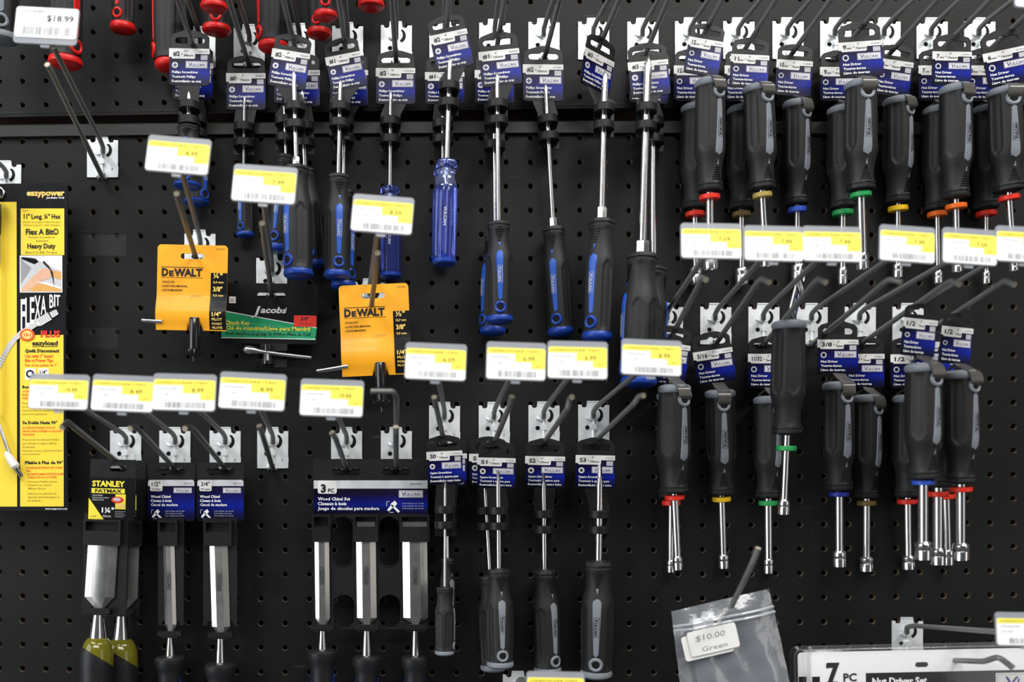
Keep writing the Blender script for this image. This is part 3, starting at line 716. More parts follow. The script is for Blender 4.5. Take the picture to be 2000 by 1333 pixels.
def screwdriver(lab, tag, dims, tip, col, cap, W, sw, clips, style='blue', th=0, d=.04, kind='p', ferrule=None, code='8136952', curl=0, dz=None, square=False, cat='screwdriver', name=None):
    """tag=(cx, header y, width, label height, roll, yaw); tip/col/cap px of shaft tip, collar top, cap end"""
    k = K(d); cx, hy, w, h, roll, yaw = tag
    q = w/78.0; rr = math.radians(roll)
    ox, oy = cx+math.sin(rr)*17*q, hy-math.cos(rr)*17*q
    loc = P(ox, oy, d)
    root = thing(name or ('phillips_screwdriver' if kind == 'p' else 'square_screwdriver'), loc, lab, cat, 'blue capped phillips screwdrivers' if kind == 'p' else 'grey square screwdrivers')
    kk = k
    M = card_matrix(loc, kk, roll, yaw)
    bot = clips[1]+22
    tagd = hang_tag(root, M, w, h, kind, *dims, code, curl=curl)
    nm = MB(M); tb = -17*q-h-1.5*q; n = len(nm.v); nk = 19.5*k
    tx = tip[0]+(col[0]-tip[0])*(clips[0]-tip[1])/(col[1]-tip[1]+1e-6)
    pw = [M @ Vector((-21*q, 0, tb)), M @ Vector((21*q, 0, tb)), M @ Vector((21*q, 0, tb+6*q)), M @ Vector((-21*q, 0, tb+6*q))]
    c0 = P(tx, clips[0]-14, d); c1 = P(tip[0]+(col[0]-tip[0])*(bot-tip[1])/(col[1]-tip[1]), bot, d); c0.z = min(c0.z, pw[0].z-.004, pw[1].z-.004)
    ed = [(pw[3], pw[2]), (pw[0], pw[1]), (c0-Vector((nk, 0, 0)), c0+Vector((nk, 0, 0))), (c1-Vector((nk, 0, 0)), c1+Vector((nk, 0, 0)))]
    for l_, r_ in ed: nm.v += [l_+Vector((0, -.0007, 0)), r_+Vector((0, -.0007, 0)), r_+Vector((0, .0007, 0)), l_+Vector((0, .0007, 0))]
    for i in range(3):
        for j in range(4): nm.f.append((n+4*i+4+j, n+4*i+4+(j+1) % 4, n+4*i+(j+1) % 4, n+4*i+j)); nm.m.append('black_plastic')
    nm.f.append((n+15, n+14, n+13, n+12)); nm.m.append('black_plastic')
    nm.build('tag_neck', tagd, root)
    da = d+max(.010, 0)                                        # shaft axis in front of the tag
    if dz is not None: da = dz
    de = max(W/2*K(da)*1.08+.002, da-(cap[1]-tip[1])*K(da)*(.02 if d > .04 else .13)); de = min(de, da)
    dc = da+(de-da)*(col[1]-tip[1])/(cap[1]-tip[1])
    T = P(*tip, da); C = P(*col, dc); E = P(*cap, de); a = (C-T).normalized(); r = sw/2*K(da)
    # clips round the shaft
    cm = MB()
    ck = K(da)
    for cy in clips:
        t = (cy-tip[1])/(col[1]-tip[1]); c = T.lerp(C, t); hc = 7.5*ck; ro = 20.5*ck
        cm.lathe(c-a*hc, a, [(0, r*1.02), (0, ro*.97), (ck*.8, ro), (hc*2-ck*.8, ro), (hc*2, ro*.97), (hc*2, r*1.02)], 'black_plastic', 28, caps=False)
        b = c+Vector((0, 0, 0)); bx = 15*ck
        z0 = c.z-hc*.8; z1 = c.z+hc*.8; yb = -(d-.001); yf = c.y
        for sx in (-1, 1):
            x0 = c.x+sx*bx; cm.v += []
            cm2 = [Vector((x0-2.5*ck, yb, z0)), Vector((x0+2.5*ck, yb, z0)), Vector((x0+2.5*ck, yf, z0)), Vector((x0-2.5*ck, yf, z0))]
            n = len(cm.v); cm.v += cm2+[v+Vector((0, 0, z1-z0)) for v in cm2]
            for fc in ((0, 1, 2, 3), (7, 6, 5, 4), (0, 4, 5, 1), (1, 5, 6, 2), (2, 6, 7, 3), (3, 7, 4, 0)): cm.f.append(tuple(n+i for i in fc)); cm.m.append('black_plastic')
    cm.build('shaft_clip', tagd, root, sharp=20)
    s = MB(); L = (C-T).length
    if kind == 'p':
        tl = r*4.5
        pr = [(0, .12), (tl*.12, .42), (tl*.35, .72), (tl*.6, .92), (tl*.8, 1.0), (tl, 1.0), (L+.003, 1.0)]
        rf = lambda dd, t: 1 if dd > tl*.75 else 1-.38*max(0, math.cos(4*t))**2*(1-dd/(tl*.75))**.5
    else:
        tl = r*6
        pr = [(0, .42), (0, .5), (tl*.6, .58), (tl*.62, .66), (tl, .98), (L+.003, 1.0)]
        rf = lambda dd, t: (math.cos(math.pi/4)/math.cos((t % (math.pi/2))-math.pi/4)*1.25) if dd < tl*.61 else 1
    s.lathe(T, a, [(x, y*r, 'steel_bright' if x < tl else 'chrome') for x, y in pr], 'chrome', 24, rf=rf)
    s.build('shaft', root, root)
    if ferrule:
        fw, fl = ferrule; fm = MB(); Rf = fw/2*K(da); Lf = fl*K(da)
        fm.lathe(C-a*Lf, a, [(0, r), (0, Rf*.85), (Lf*.12, Rf), (Lf*.85, Rf), (Lf, Rf*.9), (Lf+.002, Rf*.9)], 'steel_bright', 24,
                 rf=lambda dd, t: math.cos(math.pi/6)/math.cos((t % (math.pi/3))-math.pi/6)*1.05)
        fm.build('bolster', root, root)
    if style == 'clear': acetate_handle(root, C, E, W*K(da))
    else: handle(root, C, E, W*K(da), style, th)
    return root

SD = screwdriver
SD('stubby #2 screwdriver in front, leftmost tag of the top row', (371, 96, 78, 70, 1, 0), ('#2', '1\u00bd"', '38mm'), (369, 178), (369, 249), (366, 368), 54, 9, (208, 238), th=0, d=.045, code='8301423')
SD('stubby #2 screwdriver behind the other stubby one, lower blue cap', (378, 124, 78, 70, 1, 0), ('#2', '1\u00bd"', '38mm'), (383, 208), (384, 285), (384, 400), 50, 9, (235, 262), th=55, d=.012, dz=.020)
SD('thin #0 screwdriver with small blue and black handle', (481, 144, 76, 69, 0, 0), ('#0', '3"', '76mm'), (478, 187), (476, 332), (479, 464), 36, 6, (250, 281), th=-18, d=.016, dz=.022, code='8838423')
SD('front #2 screwdriver of three hung together, tag tilted and glossy', (570, 101, 74, 70, 9, 0), ('#2', '4"', '100mm'), (574, 137), (579, 327), (583, 544), 60, 10, (211, 246), th=-38, d=.062, dz=.068, ferrule=(14, 20), code='8136952')
SD('left rear screwdriver of the three hung together, mostly hidden', (573, 132, 74, 68, 0, 0), ('#2', '4"', '100mm'), (556, 175), (559, 306), (543, 494), 48, 9, (238, 272), th=-15, d=.012, dz=.020)
SD('right rear screwdriver of the three hung together, darker handle', (588, 138, 74, 68, 0, 0), ('#2', '4"', '100mm'), (590, 175), (596, 332), (615, 524), 50, 9, (247, 280), th=-10, d=.028, dz=.034)
SD('front #1 screwdriver with blue capped handle and tilted tag', (670, 107, 70, 66, -11, 0), ('#1', '4"', '100mm'), (665, 155), (661, 344), (658, 546), 53, 9, (211, 243), th=14, d=.045, code='8806163')
SD('rear #1 screwdriver with lower blue cap behind its twin', (682, 138, 74, 68, 0, 0), ('#1', '4"', '100mm'), (672, 180), (671, 374), (671, 566), 50, 8, (240, 272), th=48, d=.012, dz=.020)
SD('single #2 screwdriver with transparent blue handle', (773, 134, 76, 68, 0, 0), ('#2', '4"', '100mm'), (763, 178), (762, 366), (763, 543), 43, 8, (239, 274), style='clear', d=.018, dz=.026, code='8136928')
SD('front clear blue handled #2 screwdriver with tag tilted left', (875, 64, 74, 70, -12, 0), ('#2', '4"', '100mm'), (879, 112), (873, 315), (868, 518), 48, 11, (171, 204), style='clear', d=.07, dz=.076, code='8136912')
SD('rear clear blue handled #1 screwdriver behind its twin', (869, 142, 76, 60, 0, 0), ('#1', '4"', '100mm'), (865, 180), (865, 330), (862, 510), 42, 7, (244, 274), style='clear', d=.014, dz=.024)
SD('front 6 inch #1 screwdriver with centred blue inlay', (974, 99, 79, 67, -6, 0), ('#1', '6"', '150mm'), (971, 142), (974, 436), (976, 633), 54, 9.5, (206, 238), th=0, d=.055, code='8830387')
SD('rear 6 inch #1 screwdriver, lower cap showing left of its twin', (966, 138, 76, 63, 0, 0), ('#1', '6"', '150mm'), (965, 180), (968, 460), (962, 655), 52, 9, (240, 286), th=-60, d=.012, dz=.020)
SD('single 6 inch #2 screwdriver leaning to the right', (1061, 127, 78, 69, .5, 0), ('#2', '6"', '150mm'), (1065.5, 164), (1081, 446), (1096, 657), 53, 9.5, (236, 269), th=-24, d=.020, dz=.026, ferrule=(15, 20), code='8171887')
SD('#3 screwdriver with tag twisted sideways', (1171, 108, 76, 66, 9, 33), ('#3', '6"', '150mm'), (1182, 138), (1175, 431), (1166, 668), 61, 13, (213, 247), th=-38, d=.042, dz=.052, ferrule=(19, 26))
SD('front #3 screwdriver, thickest shaft and square bolster', (1265, 120, 78, 66, -5, 0), ('#3', '8"', '200mm'), (1266, 110), (1254, 498), (1247, 757), 72, 16, (213, 248), th=-82, d=.058, dz=.066, ferrule=(27, 27), code='8800900')
SD('rear #3 screwdriver behind the thickest one, blue edge at right', (1270, 134, 76, 66, 3, 0), ('#3', '8"', '200mm'), (1276, 150), (1276, 524), (1262, 745), 66, 13, (240, 275), th=70, d=.012, dz=.024)
# square drivers, grey
SD('front S0 square screwdriver with the smallest grey handle', (868, 882, 69, 63, -2.5, 0), ('S0', '4"', '100mm'), (869.5, 940), (869, 1148), (868, 1281), 39, 5.5, (996, 1026), 'grey', 84, .045, 's')
SD('rear S0 square screwdriver, handle higher than its twin', (877, 886, 70, 63, 1, 0), ('S0', '4"', '100mm'), (872, 945), (875, 1092), (874, 1222), 35, 5, (996, 1024), 'grey', 32, .012, 's', dz=.02)
SD('front S1 square screwdriver with round hanging hole', (970, 895, 74, 58, 1.5, 0), ('S1', '4"', '100mm'), (973, 921), (974.5, 1113), (977, 1306), 54, 9, (998, 1028), 'grey', 8, .045, 's')
SD('rear S1 square screwdriver leaning behind its twin', (954, 887, 74, 60, 0, 0), ('S1', '4"', '100mm'), (946, 930), (957, 1126), (964, 1312), 52, 7, (998, 1028), 'grey', 75, .012, 's', dz=.02)
SD('S2 square screwdriver, third of the square row', (1065, 892, 77, 60, 1, 0), ('S2', '4"', '100mm'), (1061.6, 925), (1063.5, 1115), (1070, 1318), 55, 9.5, (1004, 1034), 'grey', 32, .02, 's')
SD('S3 square screwdriver, rightmost and thickest of the square row', (1163, 890, 76, 64, 1, 0), ('S3', '4"', '100mm'), (1172, 908), (1169, 1098), (1164, 1325), 65, 13, (1004, 1034), 'grey', -12, .03, 's')

# ------------------------------------------------------------------ nut drivers
def nut_driver(lab, tag, dims, top, col, sock, W, sw, kw, ring, ringy, th=20, d=.04, dz=None, sh=32, rw=38, strap=True, kind='n', yaw_edge=False):
    """top = cap end px, col = collar end px, sock = px of the socket's open end; kw socket width, ringy = y of coloured ring"""
    k = K(d)
    da = dz if dz is not None else d+.004
    if tag:
        cx, hy, w, h, roll, yaw = tag; q = w/78.0; rr = math.radians(roll)
        loc = P(cx+math.sin(rr)*17*q, hy-math.cos(rr)*17*q, d)
    else: loc = P(top[0], top[1]-8, d)
    root = thing('nut_driver', loc, lab, 'nut driver', 'top row nut drivers' if col[1] < 450 else 'lower nut drivers')
    if tag:
        kk = k
        M = card_matrix(loc, kk, roll, yaw)
        tg = hang_tag(root, M, w, h, 'n', *dims, neck=None, side='paper_white' if yaw > 50 else 'black_plastic')  # white sides of the edge-on tag stand in for its glare
    de = max(.009, da-(.018 if da > .04 else .030)); tz = (col[1]-top[1])/(sock[1]-top[1])
    B = P(*top, da); A = P(*col, da+(de-da)*tz); E = P(*sock, de)
    hd, sp, th0 = handle(root, A, B, W*K(da), 'grey', th)
    a = (E-A).normalized(); ks = K(da); r = sw/2*ks; L = (E-A).length; Ls = sh*ks; Rk = kw/2*ks
    s = MB(); s.lathe(A-a*.002, a, [(0, r), (L-Ls+.002, r)], 'chrome', 24); s.build('shaft', root, root)
    k_ = MB(); b = L-Ls
    k_.lathe(A, a, [(b, r), (b, Rk*.8), (b+Ls*.12, Rk), (b+Ls*.45, Rk), (b+Ls*.47, Rk*.97), (b+Ls*.50, Rk), (L, Rk*.99), (L, Rk*.78), (L-Ls*.4, Rk*.70, 'hole'), (L-Ls*.4, .0001, 'hole')], 'chrome', 30, caps=False)
    k_.build('socket', root, root)
    t = (ringy-col[1])/(sock[1]-col[1]); c = A+(E-A)*t; hr = 4.9*ks; R = rw/2*ks
    g = MB(); g.lathe(c-a*hr, a, [(0, r*1.0), (0, R*.94), (hr*.3, R), (hr*1.7, R), (hr*2, R*.94), (hr*2, r)], ring, 32, caps=False)
    g.build('colour_ring', root, root, props={'label': ring.replace('ring_', '')+' plastic ring on the shaft'})
    if strap:
        hp = sp(.856, th0, 0.0); up = (B-A).normalized()
        n0 = (hp-(A+(B-A)*.856)).normalized(); f = Vector((0, -1, 0))
        if tag:
            bot = M @ Vector((0, 0, -17*q-h-1)); bot = Vector((bot.x*.5+hp.x*.5, bot.y, bot.z))
        else: bot = B+up*.012
        tp = B+up*.002
        mid = Vector((hp.x*.7+bot.x*.3, min(hp.y, tp.y)-.004, tp.z*.6+hp.z*.4))
        path = smooth_path([bot, Vector((bot.x, bot.y-.004, (bot.z+tp.z)/2)), mid, hp+n0*.0025+up*.002, hp-n0*.003-up*.001], 6, .5)
        sm = MB(); hw = W*.205*ks; tk = .0006; prev = None
        side = Vector((1, 0, 0)); side = (side-n0*side.dot(n0)*.6).normalized()
        for i, p_ in enumerate(path):
            tt = i/(len(path)-1); wdt = hw*(1 if tt < .8 else math.sqrt(max(.05, 1-((tt-.8)/.2)**2*.75)))
            tg_ = (path[min(i+1, len(path)-1)]-path[max(i-1, 0)]).normalized(); nn = side.cross(tg_).normalized()
            cur = [p_-side*wdt+nn*tk, p_+side*wdt+nn*tk, p_+side*wdt-nn*tk, p_-side*wdt-nn*tk]
            n = len(sm.v); sm.v += cur
            if prev is not None:
                for j in range(4): sm.f.append((prev+j, prev+(j+1) % 4, n+(j+1) % 4, n+j)); sm.m.append('strap')
            prev = n
        st = sm.build('strap', root, root)
        # rear leg of the loop, behind the handle
        bp = sp(.856, th0+math.pi, .0015); path = smooth_path([bot, Vector((bp.x, bp.y, tp.z+.001)), bp], 5, .5)
        rm = MB(); rm.sweep(path, .0012, 'strap', 8); rm.build('strap_back', st, root)
    return root
ND = nut_driver
c3 = '8148423'
def dm(a, b='3"', c='76mm'): return (a, b, c, c3)
ND('front 12mm nut driver with red ring, tag creased and shining', (1380, 78, 68, 68, 10, 0), dm('12'), (1387, 154), (1386, 374), (1387, 526), 61, 16, 30, 'ring_red', 386, 22, .062, .066, rw=40)
ND('rear 12mm nut driver with red ring behind its twin', (1353, 129, 73, 67, 0, 0), dm('12'), (1359, 204), (1357, 408), (1359, 555), 58, 12, 25, 'ring_red', 419, 30, .014, .022, rw=37)
ND('front 11mm nut driver with tan ring', (1465, 108, 74, 62, 3, 0), dm('11'), (1481, 166), (1488, 370), (1497, 520), 63, 14, 24, 'ring_tan', 382, 16, .054, .058, rw=37)
ND('rear 11mm nut driver with dull brown ring', (1452, 129, 73, 67, 0, 0), dm('11'), (1449, 208), (1448, 408), (1448.5, 555), 58, 12, 26, 'ring_brown', 419, 30, .014, .022, rw=35)
ND('single 10mm nut driver with blue ring', (1552, 119, 70, 67, 4, 0), dm('10'), (1556, 196), (1557, 399), (1557.5, 548), 55, 12, 24, 'ring_blue', 410, 26, .022, .028, rw=35)
ND('front 9mm nut driver with bright green ring and straight tag', (1679, 82, 85, 66, -4, 0), dm('9'), (1682, 157), (1681, 372), (1685, 526), 64, 17, 22, 'ring_green', 381, 0, .062, .066, rw=40)
ND('rear 9mm nut driver with green ring behind its twin', (1638, 132, 73, 64, 0, 0), dm('9'), (1645, 208), (1646, 406), (1645, 555), 58, 12.5, 19, 'ring_green', 416.5, 32, .014, .022, rw=39)
ND('8mm nut driver with yellow ring, tag blanked by glare', (1750, 119, 68, 68, 8, 0), dm('8'), (1754, 190), (1754, 395), (1753, 542), 57, 11, 20, 'ring_yellow', 408, 30, .024, .030, rw=37, sh=27)
ND('front 7mm nut driver with orange ring', (1859, 102, 76, 62, 1, 0), dm('7'), (1866, 166), (1867, 387), (1870, 531), 61, 12, 19, 'ring_orange', 404, 18, .054, .058, rw=39, sh=22)
ND('rear 7mm nut driver with orange ring behind its twin', (1830, 129, 73, 66, 0, 0), dm('7'), (1832, 208), (1830, 410), (1832, 553), 56, 10, 18, 'ring_orange', 419, 30, .014, .022, rw=36, sh=24)
ND('rear 6mm nut driver with dark red ring', (1925, 129, 76, 67, 0, 0), dm('6'), (1926, 208), (1926, 408), (1926, 554), 58, 9, 16, 'ring_red', 418, 30, .014, .022, rw=37, sh=24)
ND('front 6mm nut driver with red ring at the right edge, tag tilted', (1961, 98, 88, 66, -12, 0), dm('6'), (1962, 171), (1970, 374), (1981, 529), 66, 12, 16, 'ring_red', 387, -4, .056, .060, rw=38, sh=16)
# lower group
ND('front red ringed nut driver at the left of the lower group', (1312, 671, 74, 66, 9, 0), dm('7/32'), (1317, 751), (1317, 962), (1324, 1113), 65, 14, 19, 'ring_red', 972, 24, .052, .057, rw=38, sh=27)
ND('rear red ringed nut driver, shaft just left of its twin', (1306, 686, 72, 66, 4, 0), dm('7/32'), (1311, 765), (1311, 972), (1310, 1118), 58, 12, 17, 'ring_red', 983, 28, .012, .022, rw=36, sh=24)
ND('5/16 nut driver with yellow ring, tag tilted left', (1391, 684, 77, 64, -8.5, 0), dm('5/16'), (1406, 761), (1409, 965), (1413.5, 1110), 60, 13, 20, 'ring_yellow', 975, -2, .028, .034, rw=36, sh=28)
ND('11/32 nut driver with green ring, partly behind the black handle', (1499, 692, 76, 65, 0, 0), dm('11/32'), (1500, 774), (1500, 972), (1501, 1120), 57, 15, 19, 'ring_green', 983, 26, .014, .022, rw=36, sh=29)
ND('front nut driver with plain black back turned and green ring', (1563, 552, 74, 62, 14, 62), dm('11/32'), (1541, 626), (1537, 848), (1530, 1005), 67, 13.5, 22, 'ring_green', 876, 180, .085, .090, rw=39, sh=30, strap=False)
ND('3/8 nut driver with blue ring', (1636, 664, 79, 65, 0, 0), dm('3/8'), (1638, 745), (1638.5, 957), (1639, 1107), 62, 15, 25, 'ring_navy', 965, 10, .04, .045, rw=38, sh=32)
ND('nut driver with brown ring right of the blue ringed one', (1689, 692, 75, 64, 0, 0), dm('7/16'), (1694, 771), (1692.5, 972), (1692, 1116), 57, 14, 26, 'ring_brown', 983, 26, .014, .022, rw=36, sh=29)
ND('rear 1/2 nut driver with red ring, left of the three thick shafts', (1778, 693, 78, 64, 0, 0), dm('1/2'), (1774, 771), (1772, 970), (1774, 1112), 58, 14, 25, 'ring_red', 980, 30, .014, .022, rw=37, sh=27)
ND('foremost lower nut driver with blue ring and creased strap', (1798, 624, 66, 71, 6, 0), dm('1/2'), (1803, 709), (1803, 935), (1803, 1093), 69, 18, 31, 'ring_blue', 942, 20, .13, .134, rw=42, sh=36)
ND('middle red ringed nut driver, left one of the overlapping pair', (1822, 668, 70, 66, 3, 0), dm('1/2'), (1832, 738), (1832, 950), (1832, 1103), 62, 18, 28, 'ring_red', 965, 28, .068, .073, rw=38, sh=33)
ND('red ringed nut driver, right one of the overlapping pair', (1830, 676, 70, 66, 3, 0), dm('1/2'), (1843, 745), (1847, 958), (1851, 1103), 58, 16, 24, 'ring_red', 969, 28, .028, .038, rw=36, sh=31)
ND('rightmost lower nut driver with red ring', (1870, 640, 61, 70, 6, 0), dm('1/2'), (1876, 723), (1877, 943), (1877, 1094), 67, 17, 31, 'ring_red', 956, 22, .105, .110, rw=41, sh=34)

# ------------------------------------------------------------------ red capped screwdrivers along the top edge
def red_driver(lab, cap, W, L, th, d, capw, sty='red', tilt=0):
    da = d; E = P(*cap, da); A = P(cap[0]+tilt, cap[1]-L, da+.012)
    root = thing('phillips_screwdriver', P(cap[0]+tilt, cap[1]-L-120, da), lab, 'screwdriver', 'screwdrivers along the top edge')
    handle(root, A, E, W*K(da), sty, th, capscale=capw/(W*.99))
    a = (E-A).normalized(); s = MB(); s.lathe(A-a*.09, a, [(0, .001), (.006, .004), (.092, .004)], 'chrome', 20); s.build('shaft', root, root)
red_driver('red capped black screwdriver handle left of the loose red tips, second from the left', (240, 64), 47, 215, -10, .03, 50)
red_driver('large red capped handle behind the $18.99 price tag', (128, 132), 66, 250, 60, .05, 64)
red_driver('red capped handle with red left edge behind the first tag', (334, 139), 68, 255, -72, .026, 62)
red_driver('upper red cap of the pair above the first plate', (418, 22), 50, 200, -5, .085, 53)
red_driver('lower red cap of the pair above the first plate', (423, 67), 52, 200, 8, .03, 56)
red_driver('red capped handle with red ring beside the tilted tags', (534, 101), 62, 225, -62, .028, 60)
red_driver('upper red cap of the pair above the tilted tags', (636, 39), 46, 200, 5, .075, 46)
red_driver('lower red cap of the pair above the tilted tags', (623, 74), 46, 200, -5, .03, 49)
red_driver('rightmost red cap touching the top edge', (725, 19), 50, 200, 0, .03, 53)
red_driver('all black handle with grey ring at the top left edge', (4, 84), 62, 240, 22, .05, 62, sty='grey')

# ------------------------------------------------------------------ chuck key cards
def corners_plate(mb, C, w, m, nu=10, nv=12, bulge=None, flip=False):
    """bilinear patch from 4 uv corners (BL, BR, TR, TL)"""
    for side in (0, 1):
        n = len(mb.v)
        for j in range(nv+1):
            for i in range(nu+1):
                s_, t = i/nu, j/nv
                x = (C[0][0]*(1-s_)+C[1][0]*s_)*(1-t)+(C[3][0]*(1-s_)+C[2][0]*s_)*t
                y = (C[0][1]*(1-s_)+C[1][1]*s_)*(1-t)+(C[3][1]*(1-s_)+C[2][1]*s_)*t
                mb.v.append(mb.pt(x, y, w-side*1.2+(bulge(s_, t) if bulge else 0)))
        for j in range(nv):
            for i in range(nu):
                q = (n+j*(nu+1)+i, n+j*(nu+1)+i+1, n+(j+1)*(nu+1)+i+1, n+(j+1)*(nu+1)+i)
                mb.f.append(q if side == 0 else tuple(reversed(q))); mb.m.append(m)
def orange_card(lab, ox, oy, C, top, keyx, keyy, keyl, bar, d, roll, sizes):
    """C: card corners rel. px from slot centre (BL,BR,TR,TL), v up"""
    k = K(d); loc = P(ox, oy, d); root = thing('chuck_key_card', loc, lab, 'chuck key')
    M = card_matrix(loc, k, roll)
    W2 = C[1][0]; H = C[0][1]; TT = top
    mb = MB(M)
    bul = lambda u, v: (7.5*math.sin(math.pi*min(1, max(0, (v-H)/(-70-H)))**.8)**2 if v < -70 else 0)
    outer = rrect(C[0][0], -70, W2, TT, 6)
    outer = [(C[0][0], -70), (W2, -70), (W2, TT-6), (W2-2, TT-2), (W2-6, TT), (C[0][0]+6, TT), (C[0][0]+2, TT-2), (C[0][0], TT-6)]
    mb.plate(outer, [slot(0, 0, 46, 11, 4)], -1, 1, 'card_orange')
    # folded lower flap, bulging over the key
    xs = W2-32; n0 = 14
    def strip(u0, u1, m, hole=False):
        rows = []
        for j in range(n0+1):
            v = -70+(H+70)*j/n0; rows.append((v, bul(0, v)))
        nu = 12
        for sd in (0, 1):
            n = len(mb.v)
            for v, b in rows:
                for i in range(nu+1):
                    uu = u0+(u1-u0)*i/nu; vv = v
                    if hole and abs(uu-keyx) < 15:
                        lim = H+16*math.sqrt(max(0, 1-((uu-keyx)/15)**2)); vv = max(v, lim)
                    mb.v.append(mb.pt(uu, vv, 1-sd*1.6+b))
            for j in range(n0):
                for i in range(nu):
                    q = (n+j*(nu+1)+i, n+(j+1)*(nu+1)+i, n+(j+1)*(nu+1)+i+1, n+j*(nu+1)+i+1)
                    mb.f.append(q if sd == 0 else tuple(reversed(q))); mb.m.append(m)
    strip(C[0][0], keyx-16, 'card_orange'); strip(keyx-16, keyx+16, 'card_orange', True); strip(keyx+16, W2, 'card_orange')
    card = mb.build('card', root, root, sharp=50)
    p = MB(M); u0 = C[0][0]
    bb = lambda u, v: bul(u, v)
    # black size strip
    pts = [(xs, v) for v in [-20-(H+20)*-j/12*1.0 for j in range(1)]]
    for j in range(16):
        va = -32+(H+34)*j/16; vb = -32+(H+34)*(j+1)/16
        p.face([p.pt(xs, vb, 1.6+bul(0, vb)), p.pt(W2+.3, vb, 1.6+bul(0, vb)), p.pt(W2+.3, va, 1.6+bul(0, va)), p.pt(xs, va, 1.6+bul(0, va))], 'black_card')
    p.text('D', u0+9, -39, 14, 'ink', 1.8, width=13, bold=.045); p.text('E', u0+23.5, -39, 10, 'ink', 1.8, width=9, bold=.045)
    p.text('WALT', u0+33, -39, 14, 'ink', 1.8, width=55, bold=.045)
    p.rect(u0+8, -22.5, u0+90, -21.5, 1.7, 'ink'); p.rect(u0+8, -42.5, u0+90, -41.8, 1.7, 'ink')
    for i, (t, wd) in enumerate((('CHUCK KEY', 25), ('LLAVE PARA MANDRIL', 50), ('CL\u00c9 DE MANDRIN', 40))):
        p.text(t, u0+10, -53-8*i, 4, 'ink', 1.8, width=wd, bold=.01)
    p.text('DW2301', W2-22, TT-9, 3.6, 'olive_ink', 1.8, width=17)
    for v, t, h in sizes:
        p.text(t, xs+5, v, h, 'letter_yellow', 2.3, width=(18 if h > 6 else 20), bold=.03, bend=bb)
    p.face([p.pt(u0+66, -79, 4), p.pt(u0+88, -78, 4), p.pt(u0+88, -77.2, 4), p.pt(u0+66, -78.2, 4)], 'steel_bright')   # staple
    p.build('card_print', card, root)
    # key
    kb = MB(M); y0 = H+24; y1 = keyy
    A = kb.pt(keyx, y0, 3); B = kb.pt(keyx, y1, 3); a = (B-A).normalized(); L = (B-A).length; R = 11*k
    kb.lathe(A, a, [(0, R*.95), (L*.02, R), (L*.93, R), (L, R*.8), (L, R*.4)], 'key_black', 24)
    n = len(kb.v)
    kb.lathe(B-a*.001, a, [(0, R*.5), (0, R*1.55), (6*k, R*1.4), (13*k, R*.8), (13*k, R*.3), (22*k, R*.28)], 'key_black', 40, rf=lambda dd, th: 1-.14*(math.cos(10*th) > 0)*(dd < 14*k))
    kb.build('chuck_key', root, root)
    bm = MB(M); bm.sweep([bm.pt(bar[0], bar[1], 2), bm.pt(bar[2], bar[3], 4)], [4.2*k, 4.6*k], 'chrome', 14); bm.build('cross_bar', root, root)
SZ1 = [(-42, '\u00bc"', 9), (-52, '6,4 mm', 4), (-68, '3/8"', 9), (-78, '9,5 mm', 4), (-118, '1/4"', 8), (-126, 'PILOT', 4.5), (-134, 'FORET', 4), (-141, 'PILOTE', 4)]
orange_card('left orange and black chuck key card on the wall', 376, 501, [(-68, -145), (69, -145), (69, 22), (-68, 22)], 22, 8, -186, 0, (-95, -128, -55, -130), .05, 1.2, SZ1)
SZ2 = [(-42, '\u00bd"', 9), (-52, '12,7 mm', 4), (-68, '3/8"', 9), (-78, '9,5 mm', 4), (-118, '1/4"', 8), (-126, 'PILOT', 4.5), (-134, 'FORET', 4), (-141, 'PILOTE', 4)]
orange_card('right orange and black chuck key card, hung lower', 729, 578, [(-67, -156), (69, -156), (69, 22), (-67, 22)], 22, 8, -208, 0, (-116, -143, -55, -136), .05, -2.5, SZ2)
